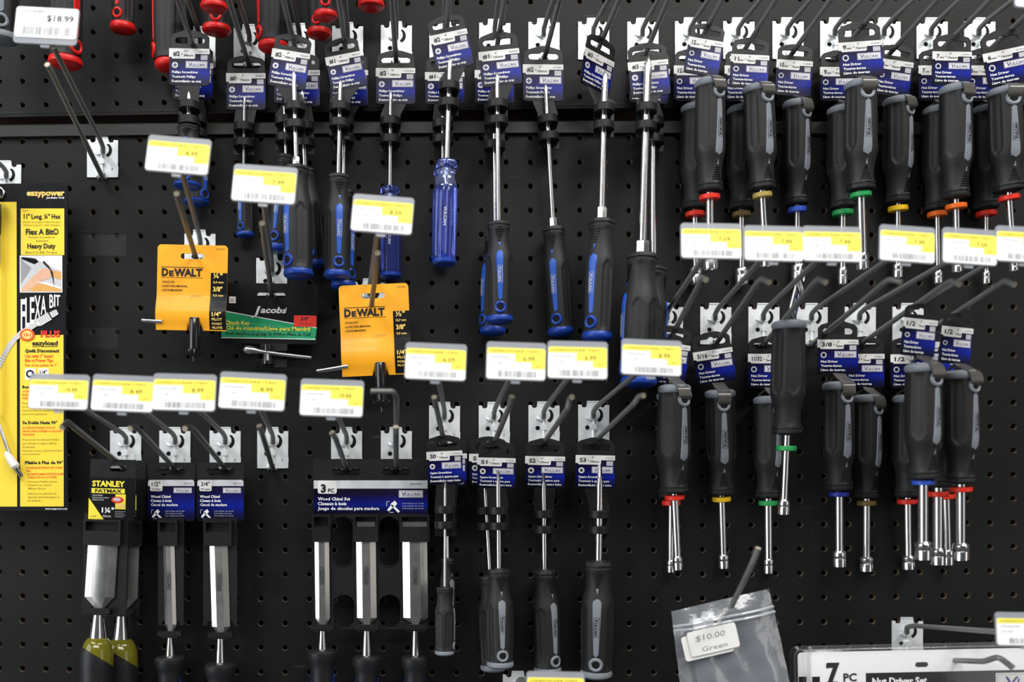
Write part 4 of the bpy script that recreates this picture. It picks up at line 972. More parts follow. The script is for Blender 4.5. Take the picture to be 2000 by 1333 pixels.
# black and green card
def green_card():
    d = .02; k = K(d); loc = P(530, 576, d); root = thing('chuck_key_card', loc, 'black and green chuck key card with red size box, between the two orange cards', 'chuck key')
    M = card_matrix(loc, k, 0.9)
    mb = MB(M); mb.plate(rrect(-97, -96, 91, 22, 2), [slot(0, -1, 55, 10, 4)], -1, 1, 'black_card')
    card = mb.build('card', root, root)
    p = MB(M)
    p.poly([(-96, -33), (90, -64), (87, -88), (-96, -84)][::-1], 1.4, 'green_ink')
    for i in range(4):
        v = -62-6*i; p.poly([(-96, v+9), (88, v-7+3), (88, v-8.5+3), (-96, v+7)][::-1], 1.6, 'green_pale')
    p.poly([(-96, -32), (90, -63), (90, -64.3), (-96, -33.6)][::-1], 1.7, 'paper_white'); p.rect(-96, -86.5, 88, -85.2, 1.7, 'paper_white')
    p.rect(45, -62, 89, -40, 1.9, 'red_ink'); p.text('3/8"', 58, -50, 7, 'ink', 2.2, width=17, bold=.02); p.text('(10 mm)', 55, -58, 4.5, 'ink', 2.2, width=24)
    p.text('J', -37, -40, 17, 'header_white', 2, width=11, bold=.01, shear=.35); p.text('acobs', -21, -36, 11.5, 'header_white', 2, width=50, bold=.03, shear=.3)
    p.poly(circ(30, -26, 1, 8), 2, 'header_white')
    p.text('Chuck Key', -89, -60, 7.5, 'yellow', 2.2, width=48, bold=.02); p.text('Cl\u00e9 de mandrin/Llave para Mandril', -88, -70, 7.5, 'yellow', 2.3, width=165, bold=.02)
    p.text('15/64" Pilot/Trou de guidage de 15/64 po /Piloto de 15/64"', -88, -80, 6, 'ink', 2.2, width=168, bold=.01)
    p.rect(-82, -18, -69, -5, 1.5, 'sticker'); p.text('25', -80, -15, 5, 'ink', 1.9)
    p.build('card_print', card, root)
    kb = MB(M); kb.plate(rrect(-19, -110, 33, -96, 2), [], -1, 4, 'black_plastic'); kb.plate(rrect(-17, -142, 33, -126, 2), [], -1, 4, 'black_plastic')
    kb.lathe(kb.pt(-4, -100, 8), Vector((0, 0, -1)), [(0, 8*k), (0, 9*k), (22*k, 9*k), (30*k, 12*k), (38*k, 12*k), (40*k, 5*k)], 'key_black', 20)
    kb.build('chuck_key', root, root)
    b = MB(M)
    pts = [b.pt(-50, -110, 14), b.pt(-46, -110.5, 14), b.pt(-40, -111, 14), b.pt(-30, -112, 14), b.pt(-18, -113.5, 13), b.pt(20, -118, 13), b.pt(60, -122, 13), b.pt(82, -124, 13)]
    b.sweep(pts, [3*k, 7.5*k, 8.5*k, 7*k, 4.3*k, 3.8*k, 3.8*k, 3.8*k], 'steel_bright', 14)
    b.build('cross_bar', root, root)
green_card()

# ------------------------------------------------------------------ chisels
def blade_mesh(mb, x0, y0, x1, y1, wb, wt_, w0, nar, taper, flat=.42, mats=('steel_bright', 'steel', 'steel')):
    """blade in card frame: (x0,y0) upper, (x1,y1) lower, half widths wb; nar = half width of the neck, taper = length of the shoulder"""
    rows = [(x0, y0, wt_, 1.0), (x0+(x1-x0)*.08, y0+(y1-y0)*.08, wb, 1.0), (x1, y1, wb, 1.0), (x1, y1-taper, nar, .9), (x1, y1-taper-10, nar*.9, .9)]
    n = len(mb.v); th = 6
    for x, y, hw, q in rows:
        f = hw*flat if hw > nar*1.1 else hw*.7
        mb.v += [mb.pt(x-hw, y, w0), mb.pt(x-hw, y, w0+1.5), mb.pt(x-f, y, w0+th), mb.pt(x+f, y, w0+th), mb.pt(x+hw, y, w0+1.5), mb.pt(x+hw, y, w0)]
    for i in range(len(rows)-1):
        a, b = n+6*i, n+6*(i+1)
        for j, m in enumerate((mats[1], mats[0], mats[1], mats[2], mats[2], mats[1])):
            l = (j+1) % 6
            mb.f.append((a+j, b+j, b+l, a+l)); mb.m.append(m)
    mb.f.append(tuple(n+5-j for j in range(6))); mb.m.append(mats[1])
def chisel_parts(root, M, parent, x, yt, yb, hw, hn, tpr, yc, fer, hy, hhw, kindh, cw, top_hw=None, text=True, cover=True, win=None, w0=4, xb=None, blade_m=('steel_bright', 'steel', 'steel')):
    """positions in card px; win = (top, mid, bottom, half width) of the sleeve"""
    k = M.to_scale()[0]; xb = x if xb is None else xb
    if win:
        t, m_, b, sw = win; s = MB(M)
        s.plate([(x-sw, b), (x+sw, b), (x+sw, t), (x-sw, t)], [[(x-sw+4, m_+2), (x+sw-4, m_+2), (x+sw-4, t-4), (x-sw+4, t-4)]], 2, 14, 'black_plastic')
        s.box(x-sw, t-30, x+sw, t, -1, 1.5, 'black_plastic')
        s.build('blade_sleeve', parent, root)
    bl = MB(M); blade_mesh(bl, x, yt+12, xb, yb, hw, top_hw or hw, w0, hn, tpr, mats=blade_m)
    if text:
        M0 = bl.M; ym = (yt+yb)/2+8
        bl.M = M0 @ Matrix.Translation(Vector(((x+xb)/2, 0, ym))) @ Matrix.Rotation(math.radians(90), 4, 'Y')
        L = 17; hh = 4
        for q in ((-L, -hh, L, -hh+.7), (-L, hh-.7, L, hh), (-L, -hh, -L+.7, hh), (L-.7, -hh, L, hh)): bl.rect(*q, w0+6.4, 'ink')
        bl.text('VULCAN', -L+2.5, -2.2, 4.6, 'ink', w0+6.4, width=2*L-5, bold=.02)
        bl.text('CR-V', L+10, -2, 4, 'steel', w0+6.3, width=16); bl.M = M0
    bl.build('blade', root, root, sharp=15)
    c = MB(M); c.plate(rrect(xb-cw, yc-5, xb+cw, yc+5, 3), [], 0, 16, 'black_plastic'); c.plate(rrect(xb-cw+6, yc-9, xb+cw-6, yc-4, 2), [], 0, 14, 'black_plastic')
    c.build('retaining_clip', parent, root)
    f = MB(M); A = f.pt(xb, yc-8, w0+6); B = f.pt(xb, hy-4, w0+6); a = (B-A).normalized(); L = (B-A).length
    f.lathe(A, a, [(0, fer[0]*k*.6), (0, fer[0]*k), (L*.5, (fer[0]+fer[1])/2*k), (L, fer[1]*k)], 'chrome', 28); f.build('ferrule', root, root)
    h = MB(M); A = h.pt(xb, hy, w0+6); a = (h.pt(xb, hy-10, w0+6)-A).normalized(); R = hhw*k; u = k
    if kindh == 'olive':
        pr = [(0, R*.45), (2*u, R*.62), (10*u, R*.80), (26*u, R*.96), (48*u, R*1.0), (80*u, R*.95), (130*u, R*.85), (180*u, R*.95), (200*u, R*.7)]
        h.lathe(A, a, pr, 'acetate_olive', 36); ho = h.build('handle', root, root)
        g = MB(M); n0 = 40; f_ = Vector((0, -1, 0)); rr_ = Vector((1, 0, 0)); rows = []
        for j in range(30):
            dd = (18+180*j/29)*u; rows.append(len(g.v)); Rr = interp([(x_, y_) for x_, y_ in pr], dd)+.0007
            for i in range(n0):
                th = 2*math.pi*i/n0
                # grip starts higher on the left-front side
                cut = (18+44*(0.5-0.5*math.cos(th+.9)))*u
                d2 = max(dd, cut); R2 = interp([(x_, y_) for x_, y_ in pr], d2)+.0008
                g.v.append(A+a*d2+(f_*math.cos(th)+rr_*math.sin(th))*R2)
        for x_, y_ in zip(rows, rows[1:]):
            for i in range(n0): g.f.append((x_+i, y_+i, y_+(i+1) % n0, x_+(i+1) % n0)); g.m.append('rubber_soft')
        g.build('grip', ho, root, props={'label': 'black rubber grip over the olive handle'})
    else:
        pr = [(0, R*.45), (1.5*u, R*.85), (6*u, R*1.0), (16*u, R*1.0), (26*u, R*.86), (38*u, R*.78), (80*u, R*.74), (140*u, R*.85), (190*u, R*.95), (200*u, R*.7)]
        h.lathe(A, a, pr, 'rubber_soft', 36); ho = h.build('handle', root, root)
        for sx in (-1, 1):
            g = MB(); rows = []
            for j in range(12):
                dd = (40+100*j/11)*u; Rr = interp(pr, dd)+.0006; hwid = .30*math.sin(math.pi*min(1, (j+.6)/7)/2)
                rows.append(len(g.v))
                for e in range(4):
                    th = sx*(1.25)+(e/1.5-1)*hwid; g.v.append(A+a*dd+(Vector((0, -1, 0))*math.cos(th)+Vector((1, 0, 0))*math.sin(th))*Rr)
            for x_, y_ in zip(rows, rows[1:]):
                for e in range(3): g.f.append((x_+e, y_+e, y_+e+1, x_+e+1)); g.m.append('rubber_blue')
            g.build('grip_inlay', ho, root, props={'label': 'dark blue side inlay'})
def hammer_icon(p, x, y, s, w):
    p.poly([(x, y), (x+s*.35, y+s*.45), (x+s*.55, y+s*.3), (x+s*.15, y-s*.1)], w, 'paper_white'); p.poly([(x+s*.25, y+s*.45), (x+s*.6, y+s*.75), (x+s*.8, y+s*.5), (x+s*.5, y+s*.15)], w, 'paper_white')
    p.poly([(x+s*.6, y+s*.3), (x+s*1.0, y-s*.1), (x+s*.88, y-s*.22), (x+s*.5, y+s*.16)], w, 'paper_white')
    for q in ((x-s*.05, y+s*.3, x, y+s*.7), (x-s*.05, y+s*.65, x+s*.2, y+s*.7), (x+s*.2, y-s*.2, x+s*.5, y-s*.15)): p.rect(*q, w, 'pale_grey')
def blue_chisel(lab, cx, size, mm, hw, hn, win, yc, fer, hy, hhw, cw, xb, tp):
    d = .022; k = K(d); oy = 922; loc = P(cx, oy, d); root = thing('wood_chisel', loc, lab, 'chisel'); M = card_matrix(loc, k)
    mb = MB(M); mb.plate(rrect(-46, -96, 46, 18, 6), [slot(0, 0, 56, 14, 6)], -1.5, 1.5, 'black_plastic')
    mb.plate([(win[3]-2, -300), (win[3]+6, -300), (win[3]+6, -90), (-win[3]-6, -90), (-win[3]-6, -300), (-win[3]+2, -300), (-win[3]+2, -292), (win[3]-2, -292)], [], -2, 4, 'black_plastic')
    card = mb.build('card', root, root)
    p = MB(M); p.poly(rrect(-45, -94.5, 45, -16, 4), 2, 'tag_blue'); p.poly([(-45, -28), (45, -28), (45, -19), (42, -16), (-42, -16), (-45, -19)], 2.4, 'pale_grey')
    p.poly(rrect(-41, -38, -17, -18, 3), 2.7, 'header_white'); p.text(size, -38, -28, 8, 'ink', 3.1, width=17, bold=.015); p.text(mm, -38, -36, 4, 'ink', 3.1, width=18, bold=.01)
    p.text('8867352', 42, -24, 2.6, 'ink_grey', 3, width=17, align='R', bold=.01); logo(p, 5, -41.5, 40, -31.5, 2.6)
    for i, (t, wd) in enumerate((('Wood Chisel', 39), ('Ciseau \u00e0 bois', 41), ('Cincel de madera', 53))): p.text(t, -40, -51-8*i, 5, 'white', 2.6, width=wd, bold=.028)
    hammer_icon(p, -38, -88, 20, 2.7)
    for i in range(3): p.text('Soft striking cap handle', -12, -78-4.6*i, 2.4, 'pale_grey', 2.7, width=38-4*(i == 1))
    p.build('card_label', card, root)
    chisel_parts(root, M, card, win[4], win[2], tp, hw, hn, -(yc+5-tp)*1.0 if False else 12, yc, fer, hy, hhw, 'blue', cw, win=(win[0], win[1], win[2], win[3]), xb=xb)
blue_chisel('1/2 inch wood chisel on a blue card, narrower blade', 335, '1/2"', '12.7mm', 11, 6, (-95, -119, -145, 19, -4), -315, (5, 9.5), -358, 29, 23, 0, -298)
blue_chisel('3/4 inch wood chisel on a blue card, wider blade', 431, '3/4"', '19 mm', 17.5, 8, (-95, -119, -145, 27, -3), -317, (6.5, 10), -371, 31, 24, 2, -302)
def yellow_chisel(lab, ox, oy, d, front, sx=0):
    k = K(d); loc = P(ox, oy, d); root = thing('wood_chisel', loc, lab, 'chisel'); M = card_matrix(loc, k, 1.5 if front else 0)
    mb = MB(M); mb.plate(rrect(-45, -103, 44, 14, 3), [slot(0, -3, 54, 13, 0)], -1.5, 1.5, 'black_plastic')
    mb.plate([(-54, -290), (32, -290), (32, -92), (-54, -92)], [], -2, 1.4, 'black_plastic'); card = mb.build('card', root, root)
    p = MB(M); p.rect(-46, -104, 42, -22, 2.4, 'black_card')
    p.text('STANLEY', -40, -39, 10.5, 'yellow', 2.9, width=64, bold=.045); p.rect(-41, -52.5, 24, -43, 2.8, 'yellow'); p.text('FATMAX', -34, -51, 6.5, 'ink', 3.2, width=52, bold=.03)
    for i in range(3): p.text(('Wood Chisel', 'Formon para madera', 'Ciseau \u00e0 bois')[i], -39, -58-4.3*i, 2.8, 'paper_white', 2.9, width=(20, 32, 22)[i])
    p.poly([(-46, -103.5), (-46, -62), (-16, -103.5)], 2.7, 'yellow'); p.text('16-987', -42, -99, 2.8, 'olive_ink', 3, width=12)
    p.text('1\u00bc"', -20, -90, 9.5, 'paper_white', 2.9, width=24, bold=.035); p.text('32mm', -18, -99, 4.5, 'paper_white', 2.9, width=16)
    p.rect(6, -83, 26, -54, 2.6, 'yellow'); p.poly(circ(10, -65, 12, 18, 6.5), 2.9, 'red_ink'); p.poly(circ(9, -64, 8, 14, 3.5), 3.1, 'pale_grey'); p.rect(8, -80, 24, -72, 3, 'letter_yellow')
    for i in range(4): p.rect(6, -88-3.4*i, 26-3*(i % 2), -87-3.4*i, 2.9, 'ink_grey')
    p.build('card_label', card, root)
    chisel_parts(root, M, card, -15+sx, -160, -255, 29, 9, 21, -281, (9.5, 16), -333, 31, 'olive', 24, text=False, win=(-104, -128, -154, 36), xb=-19+sx,
                 blade_m=('steel', 'steel_bright', 'steel'))
yellow_chisel('front yellow and black labelled chisel with olive handle', 222, 912, .045, True)
yellow_chisel('rear olive handled chisel half hidden behind its twin', 241, 914, .010, False, 19)
# three piece set
def chisel_set():
    d = .024; k = K(d); loc = P(724, 920, d); root = thing('chisel_set', loc, 'three piece wood chisel set on one wide black and blue card', 'chisel set'); M = card_matrix(loc, k)
    mb = MB(M)
    mb.plate([(-112, -86), (112, -86), (112, 23), (-112, 23)], [slot(-48, -2, 56, 14, 6), slot(50, -2, 56, 14, 6)], -1.5, 1.5, 'black_plastic')
    def arch(x0, x1, y0, y1): return rrect(x0, y0, x1, y1, (x1-x0)/2-1, 8)
    mb.plate([(-112, -310), (112, -310), (112, -86), (-112, -86)], [arch(-75, -34, -187, -89), arch(15, 57, -187, -89), arch(-73, -32, -306, -242), arch(16, 58, -306, -242)], -2, 1, 'black_plastic')
    for x0, x1 in ((-75, -34), (15, 57)):
        a = arch(x0, x1, -187, -89); mb.sweep([mb.pt(u, v, 2) for u, v in a]+[mb.pt(a[0][0], a[0][1], 2)], 1.2*k, 'black_plastic', 6, caps=False)
    card = mb.build('card', root, root)
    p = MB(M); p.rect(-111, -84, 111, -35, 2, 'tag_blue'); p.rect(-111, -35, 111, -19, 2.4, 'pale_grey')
    p.poly(rrect(-103, -45, -66, -20, 4), 2.6, 'header_white'); p.text('3', -97, -42, 15, 'ink', 3.1, width=10, bold=.045); p.text('PC', -83, -42, 7, 'ink', 3.1, width=12, bold=.03)
    p.text('8843097', 100, -28, 4, 'ink_grey', 3, width=23, align='R', bold=.02); logo(p, 55, -52.5, 102, -38.5, 2.6)
    for i, (t, wd) in enumerate((('Wood Chisel Set', 63), ('Ciseaux \u00e0 bois', 56), ('Juego de cinceles para madera', 120))): p.text(t, -103, -58-9.3*i, 6, 'white', 2.6, width=wd, bold=.03)
    hammer_icon(p, 32, -77, 25, 2.7)
    for i in range(3): p.text('Soft striking cap handle', 62, -65-5*i, 2.6, 'pale_grey', 2.7, width=42)
    p.build('card_label', card, root)
    for x, hw, thw, sw, fer, hy, hhw, cw in ((-95, 14, 10, 18, (5.5, 8.5), -347, 29, 23), (-9, 19, 16, 24, (6, 9.5), -359, 28, 24), (86, 24, 19, 29, (6, 8.5), -359, 28, 24)):
        chisel_parts(root, M, card, x, -138, -287, hw, 9, 10, -304, fer, hy, hhw, 'blue', cw, top_hw=thw, win=(-86, -111, -139, sw), xb=x+2)
    for x, hw in ((-9, 18), (86, 24)):                      # ground tips showing in the sleeve windows
        t = MB(M); t.plate([(x-hw, -111), (x+hw, -111), (x+hw, -100), (x-hw, -100)], [], 3, 5, 'steel_bright'); t.build('blade_tip', root, root)
chisel_set()

# ------------------------------------------------------------------ flexible bit pack
def flex_pack():
    d = .03; k = K(d); loc = P(60, 372, d); root = thing('flexible_bit_pack', loc, 'tall yellow and black flexible bit pack at the left edge', 'tool pack'); M = card_matrix(loc, k, -.1)
    X = lambda px: (px-60); Y = lambda py: -(py-372)
    edge = [(133, 357), (131, 500), (128, 700), (129, 800), (133, 997)]
    sag = lambda u, v: 5*math.sin(min(1, max(0, -v/625))*math.pi)
    mb = MB(M); outer = [(X(-70), Y(997)), (X(133), Y(999)), (X(131.5), Y(930)), (X(129), Y(840)), (X(127.5), Y(740)), (X(128.5), Y(640)), (X(131), Y(500)), (X(133), Y(358)), (X(-70), Y(360))]
    mb.plate(outer, [], -1.5, 1.0, 'black_card'); card = mb.build('card', root, root)
    p = MB(M)
    R = lambda a, b, c, e, m, w=1.5: p.rect(X(a), Y(e), X(c), Y(b), w, m)
    R(-60, 395, 33, 990, 'card_yellow'); R(41, 408, 126, 499, 'card_yellow'); R(39, 655, 124, 990, 'card_yellow')
    T = lambda t, x, y, h, m='ink', w=None, bold=.0, align='L', sh=0: p.text(t, X(x), Y(y), h, m, 2.2, width=w, bold=bold, align=align, shear=sh)
    T('eazypower', 53, 383, 11, 'letter_yellow', 74, .045); T('Just Better Tools', 91, 389, 4, 'white', 35, .03, sh=.2)
    T('73614', 44, 414, 3, 'olive_ink', 12); T('11" Long, \u00bc" Hex', 47, 428, 9, 'ink', 72, .028)
    T('(275mm) de Longitud, 6.4mm Hexagono', 44, 436, 3.4, 'olive_ink', 77); T('(275mm) Longueur, 6.4mm Hexagone', 46, 442, 3.4, 'olive_ink', 73)
    T('Flex A Bit\u00ae', 51, 459, 11, 'ink', 64, .03); T('Flexible Screwdriver', 57, 466, 4, 'olive_ink', 51); T('Extension', 71, 473, 4, 'olive_ink', 24)
    T('Heavy Duty', 54, 486, 9.5, 'ink', 55, .028); T('(Rated 13 ft/lb Torque)', 50, 496, 4.8, 'olive_ink', 62)
    # photo panel: hand guiding a bit into timber
    R(39, 500, 122, 572, 'paper_white', 1.6); R(41, 502, 120, 570, 'pale_grey', 1.8)
    PP = lambda pts, m, w=2.0: p.poly([(X(a), Y(b)) for a, b in pts][::-1], w, m)
    PP([(41, 502), (41, 556), (52, 540), (62, 524), (46, 512)], 'ink_grey', 2.0); PP([(62, 504), (120, 502), (120, 530), (100, 522), (80, 512)], 'sticker', 2.0)
    PP([(43, 503), (70, 506), (76, 512), (68, 517), (44, 507)], 'key_black', 2.3); PP([(86, 510), (96, 520), (104, 533), (107, 562), (103, 545), (98, 528), (84, 514)], 'ink', 2.5)
    PP([(42, 566), (60, 545), (74, 532), (84, 524), (98, 526), (104, 534), (98, 544), (82, 550), (72, 556), (56, 570), (42, 570)], 'skin', 2.2)
    PP([(98, 528), (120, 532), (120, 548), (104, 542)], 'wood_ink', 2.1); PP([(66, 560), (84, 552), (120, 564), (120, 570), (60, 570)], 'wood_ink', 2.1); PP([(70, 552), (92, 552), (120, 562), (120, 566), (88, 556)], 'sticker', 2.3)
    # slanted FLEX A BIT
    cur = lambda u, v: (u, v)
    for ch, x, yb, h, wd in (('F', 41, 645, 60, 9), ('L', 50, 640, 58, 9), ('E', 59, 633, 52, 9), ('X', 68, 626, 48, 12), ('A', 80, 615, 36, 11), ('B', 97, 602, 26, 8), ('I', 106, 600, 24, 2.5), ('T', 109, 598, 21, 9)):
        p.text(ch, X(x), Y(yb), h, 'paper_white', 2.2, width=wd, bold=.015); p.text(ch, X(x)+.8, Y(yb)+h*.02, h*.45, 'letter_yellow', 2.5, width=wd*.95, bold=.0) if False else None
    # printed flexible shaft
    def tubeprint(pts, ws, m, w):
        for (a, b), wa, wb in zip(zip(pts, pts[1:]), ws, ws[1:]):
            dx, dy = b[0]-a[0], b[1]-a[1]; L = math.hypot(dx, dy); nx, ny = -dy/L, dx/L
            p.face([p.pt(X(a[0]+nx*wa), Y(a[1]+ny*wa), w), p.pt(X(b[0]+nx*wb), Y(b[1]+ny*wb), w), p.pt(X(b[0]-nx*wb), Y(b[1]-ny*wb), w), p.pt(X(a[0]-nx*wa), Y(a[1]-ny*wa), w)], m)
    tubeprint([(113, 610), (107, 613), (100, 617)], [5, 6, 6], 'pale_grey', 3); tubeprint([(100, 617), (98, 618)], [7, 7], 'ink', 3); tubeprint([(98, 618), (88, 624), (76, 631), (72, 634)], [8, 8, 8, 5], 'header_white', 3)
    for i in range(6): tubeprint([(97-4*i*.9, 617+2.3*i), (97-4*i*.9-1, 617.6+2.3*i)], [7, 7], 'ink_grey', 3.2)
    curve = [(72, 634), (58, 642), (44, 650), (30, 662), (18, 678), (8, 696), (-4, 720)]
    tubeprint(curve, [4, 5, 5, 5, 5, 5, 5], 'header_white', 2.8)
    for i in range(len(curve)-1):
        for t in (0, .2, .4, .6, .8):
            a = curve[i]; b = curve[i+1]; c = (a[0]+(b[0]-a[0])*t, a[1]+(b[1]-a[1])*t); e = (c[0]+(b[0]-a[0])*.05, c[1]+(b[1]-a[1])*.05)
            tubeprint([c, e], [4.6, 4.6], 'ink_grey', 3)
    PP([(54+16*math.cos(a)*(1 if i % 2 else .82), 655+13*math.sin(a)*(1 if i % 2 else .82)) for i, a in enumerate([2*math.pi*i/36 for i in range(36)])], 'orange_ink', 3.4)
    PP([(54+10*math.cos(a), 655+8*math.sin(a)) for a in [2*math.pi*i/20 for i in range(20)]], 'letter_yellow', 3.6); T('13-1', 48, 658, 6, 'red_ink', 13, .03); p.text('13-1', X(48), Y(658), 6, 'red_ink', 3.8, width=13, bold=.03)
    T('PLUS', 80, 659, 12, 'red_ink', 38, .04); T('eazyload', 63, 675, 8.5, 'ink', 50, .03); R(63, 677, 113, 678, 'ink', 2.2)
    T('Qwik Disconnect', 49, 689, 6.6, 'ink', 67, .035); T('Use with 1" Insert', 49, 699, 6, 'orange_ink', 55, .03); T('Bits or Power Tips', 49, 707.5, 6, 'orange_ink', 55, .03); T('Para el uso puntas de 1"', 49, 716, 4.5, 'orange_ink', 62, .02)
    for x0 in (49, 75, 100): R(x0, 720, x0+20, 742, 'paper_white' if x0 < 99 else 'card_yellow', 1.8)
    PP([(59+8*math.cos(a), 731+8*math.sin(a)) for a in [2*math.pi*i/20 for i in range(20)]], 'ink', 2.2); PP([(59+4.5*math.cos(a), 731+4.5*math.sin(a)) for a in [2*math.pi*i/6 for i in range(6)]], 'paper_white', 2.4)
    T('1/4"', 78, 731, 7, 'ink', 14, .02)
    T('Bends Up To 90\u00b0', 44, 759, 5.5, 'ink', 62, .03)
    for i, t in enumerate(('OUTER SHAFT DOES NOT TURN', 'SAFE TO GRIP', 'SAFE AT ANY SPEED')): T(t, 44, 767+6.5*i, 3.6, 'orange_ink', 60-8*i, .02)
    for i, t in enumerate(('Provides a flexible extension', 'to work in tight areas.', 'Great for cabinets, appliances &', 'automotive applications.')): T(t, 44, 790+7*i, 3.6, 'olive_ink', (62, 50, 66, 49)[i])
    T('Se Dobla Hasta 90\u00b0', 44, 829, 6, 'ink', 68, .035)
    for i, t in enumerate(('LA CARCASA EXTERNA NO ROTA', 'SEGURO PARA SOSTENER A CUALQUIER', 'VELOCIDAD.')): T(t, 44, 838+6.6*i, 3.7, 'orange_ink', (64, 77, 24)[i], .02)
    for i, t in enumerate(('Proporciona una extensi\u00f3n flexible', 'para trabajar en lugares dif\u00edciles', 'de alcanzar.', '', 'Ideal para armarios, electrodom\u00e9sticos', 'y uso automotriz.')):
        if t: T(t, 44, 861+(7.2 if i < 4 else 6.6)*i-(5 if i > 3 else 0), 3.7, 'olive_ink', (71, 67, 25, 0, 78, 34)[i])
    T('Pliable \u00e0 Plus de 90\u00b0', 49, 907, 6, 'ink', 74, .035)
    for i, t in enumerate(('LE FLEXIBLE EXT\u00c9RIEUR NE TOURNE', 'PAS.', 'LA PRISE EN MAIN RESTE S\u00c9CURIS\u00c9E', 'QUELLE QUE SOIT LA VITESSE.')): T(t, 52+(2 if i > 1 else 0), 916+6.2*i, 3.7, 'orange_ink', (70, 8, 70, 57)[i], .02)
    for i, t in enumerate(("L'extension flexible permet", "d'atteindre les endroits", "difficiles d'acc\u00e8s.", "Id\u00e9al pour les placards, les", "appareils \u00e9lectrom\u00e9nagers et", "les voitures.")):
        T(t, 54, 943+(6.8 if i < 3 else 6.8)*i+(3 if i > 2 else 0), 3.8, 'olive_ink', (57, 46, 36, 56, 61, 26)[i])
    T('www.eazypower.com', 88, 996, 3.4, 'paper_white', 43, .02)
    p.build('card_print', card, root)
    # real flexible shaft under the blister at the frame edge
    s = MB(M); s.sweep([s.pt(X(1), Y(y), 12) for y in (402, 405, 440, 462)], [5*k, 7*k, 7*k, 6*k], 'key_black', 16)
    s.sweep([s.pt(X(1), Y(y), 12) for y in (462, 464, 510, 520, 528)], [5*k, 7*k, 7*k, 5.5*k, 5*k], 'steel_bright', 16); s.build('bit_holder', root, root)
    f = MB(M); n = 110; f.sweep([f.pt(X(0), Y(525+(810-525)*i/n), 12) for i in range(n+1)], [(4.6 if i % 2 else 3.7)*k for i in range(n+1)], 'steel_bright', 10)
    f.sweep([f.pt(X(-4+i*1.0), Y(812+i*2.9), 10) for i in range(32)], [(4.2 if i % 2 else 3.5)*k for i in range(32)], 'steel_bright', 10); f.build('flexible_shaft', root, root)
    e = MB(M); e.sweep([e.pt(X(16), Y(884), 11), e.pt(X(19), Y(889), 11), e.pt(X(24), Y(897), 11), e.pt(X(34), Y(912), 11), e.pt(X(36), Y(916), 11)], [4*k, 6*k, 8*k, 8.5*k, 5*k], 'header_white', 16)
    e.sweep([e.pt(X(35), Y(914), 11), e.pt(X(46), Y(932), 11)], [5*k, 4*k], 'key_black', 12); e.build('tip_socket', root, root)
    g = MB(M); ring = [g.pt(X(-2+12*math.cos(a)), Y(378+11*math.sin(a)), 4) for a in [2*math.pi*i/20 for i in range(21)]]; g.sweep(ring, 1.6*k, 'chrome', 8, caps=False); g.build('eyelet', root, root)
flex_pack()

# ------------------------------------------------------------------ zip bag
def bag():
    d = .10; k = K(d); root = thing('zip_bag', P(1412, 1196, d), 'clear plastic zip bag with a handwritten white price sticker', 'bag')
    C = [(1311, 1195), (1502, 1150.5), (1575, 1480), (1345, 1480)]
    rg = random.Random(5); nu, nv = 26, 34
    def pos(s_, t, off):
        x = (C[0][0]*(1-s_)+C[1][0]*s_)*(1-t)+(C[3][0]*(1-s_)+C[2][0]*s_)*t; y = (C[0][1]*(1-s_)+C[1][1]*s_)*(1-t)+(C[3][1]*(1-s_)+C[2][1]*s_)*t
        wr = .0016*math.sin(9*s_+5*t)*math.sin(4*t+2)+.0009*math.sin(23*s_-11*t)+.0006*math.sin(40*t+8*s_)
        edge = min(1, 6*min(s_, 1-s_))*min(1, 8*t)
        return P(x, y, d)+Vector((0, -off*edge-wr*(.3+.7*min(1, 5*t)), 0))
    mb = MB()
    for off in (.006, -.004):
        n = len(mb.v)
        for j in range(nv+1):
            for i in range(nu+1): mb.v.append(pos(i/nu, j/nv, off))
        for j in range(nv):
            for i in range(nu): mb.f.append((n+j*(nu+1)+i, n+(j+1)*(nu+1)+i, n+(j+1)*(nu+1)+i+1, n+j*(nu+1)+i+1)); mb.m.append('bag_film')
    bg = mb.build('bag_film', root, root, sharp=180)
    z = MB()
    for t, m in ((.105, 'bag_zip'), (.135, 'bag_zip')):
        z.sweep([pos(i/20, t, .007)+Vector((0, -.001, 0)) for i in range(21)], .0012, m, 8)
    z.build('zip_seal', bg, root)
    c = MB(); n = len(c.v)
    for j in range(11):
        for i in range(11): c.v.append(pos(.16+.76*i/10, .19+.78*j/10, .001))
    for j in range(10):
        for i in range(10): c.f.append((j*11+i, (j+1)*11+i, (j+1)*11+i+1, j*11+i+1)); c.m.append('felt')
    c.build('contents', root, root)
    M = card_matrix(P(1393, 1250, d+.011), k, -13); s = MB(M)
    s.plate(rrect(-48, -24, 48, 24, 5), [], 0, .8, 'sticker')
    s.text('$10.00', -34, 3, 11, 'ink_grey', 1.3, width=58, shear=.15); s.text('Green', -26, -18, 9, 'ink_grey', 1.3, width=50, shear=.1)
    s.build('price_sticker', root, root)
    M = card_matrix(P(1382, 1259, d+.0095), k, -13); s = MB(M); s.plate(rrect(-48, -24, 48, 24, 5), [], 0, .8, 'sticker'); s.build('price_sticker', root, root)
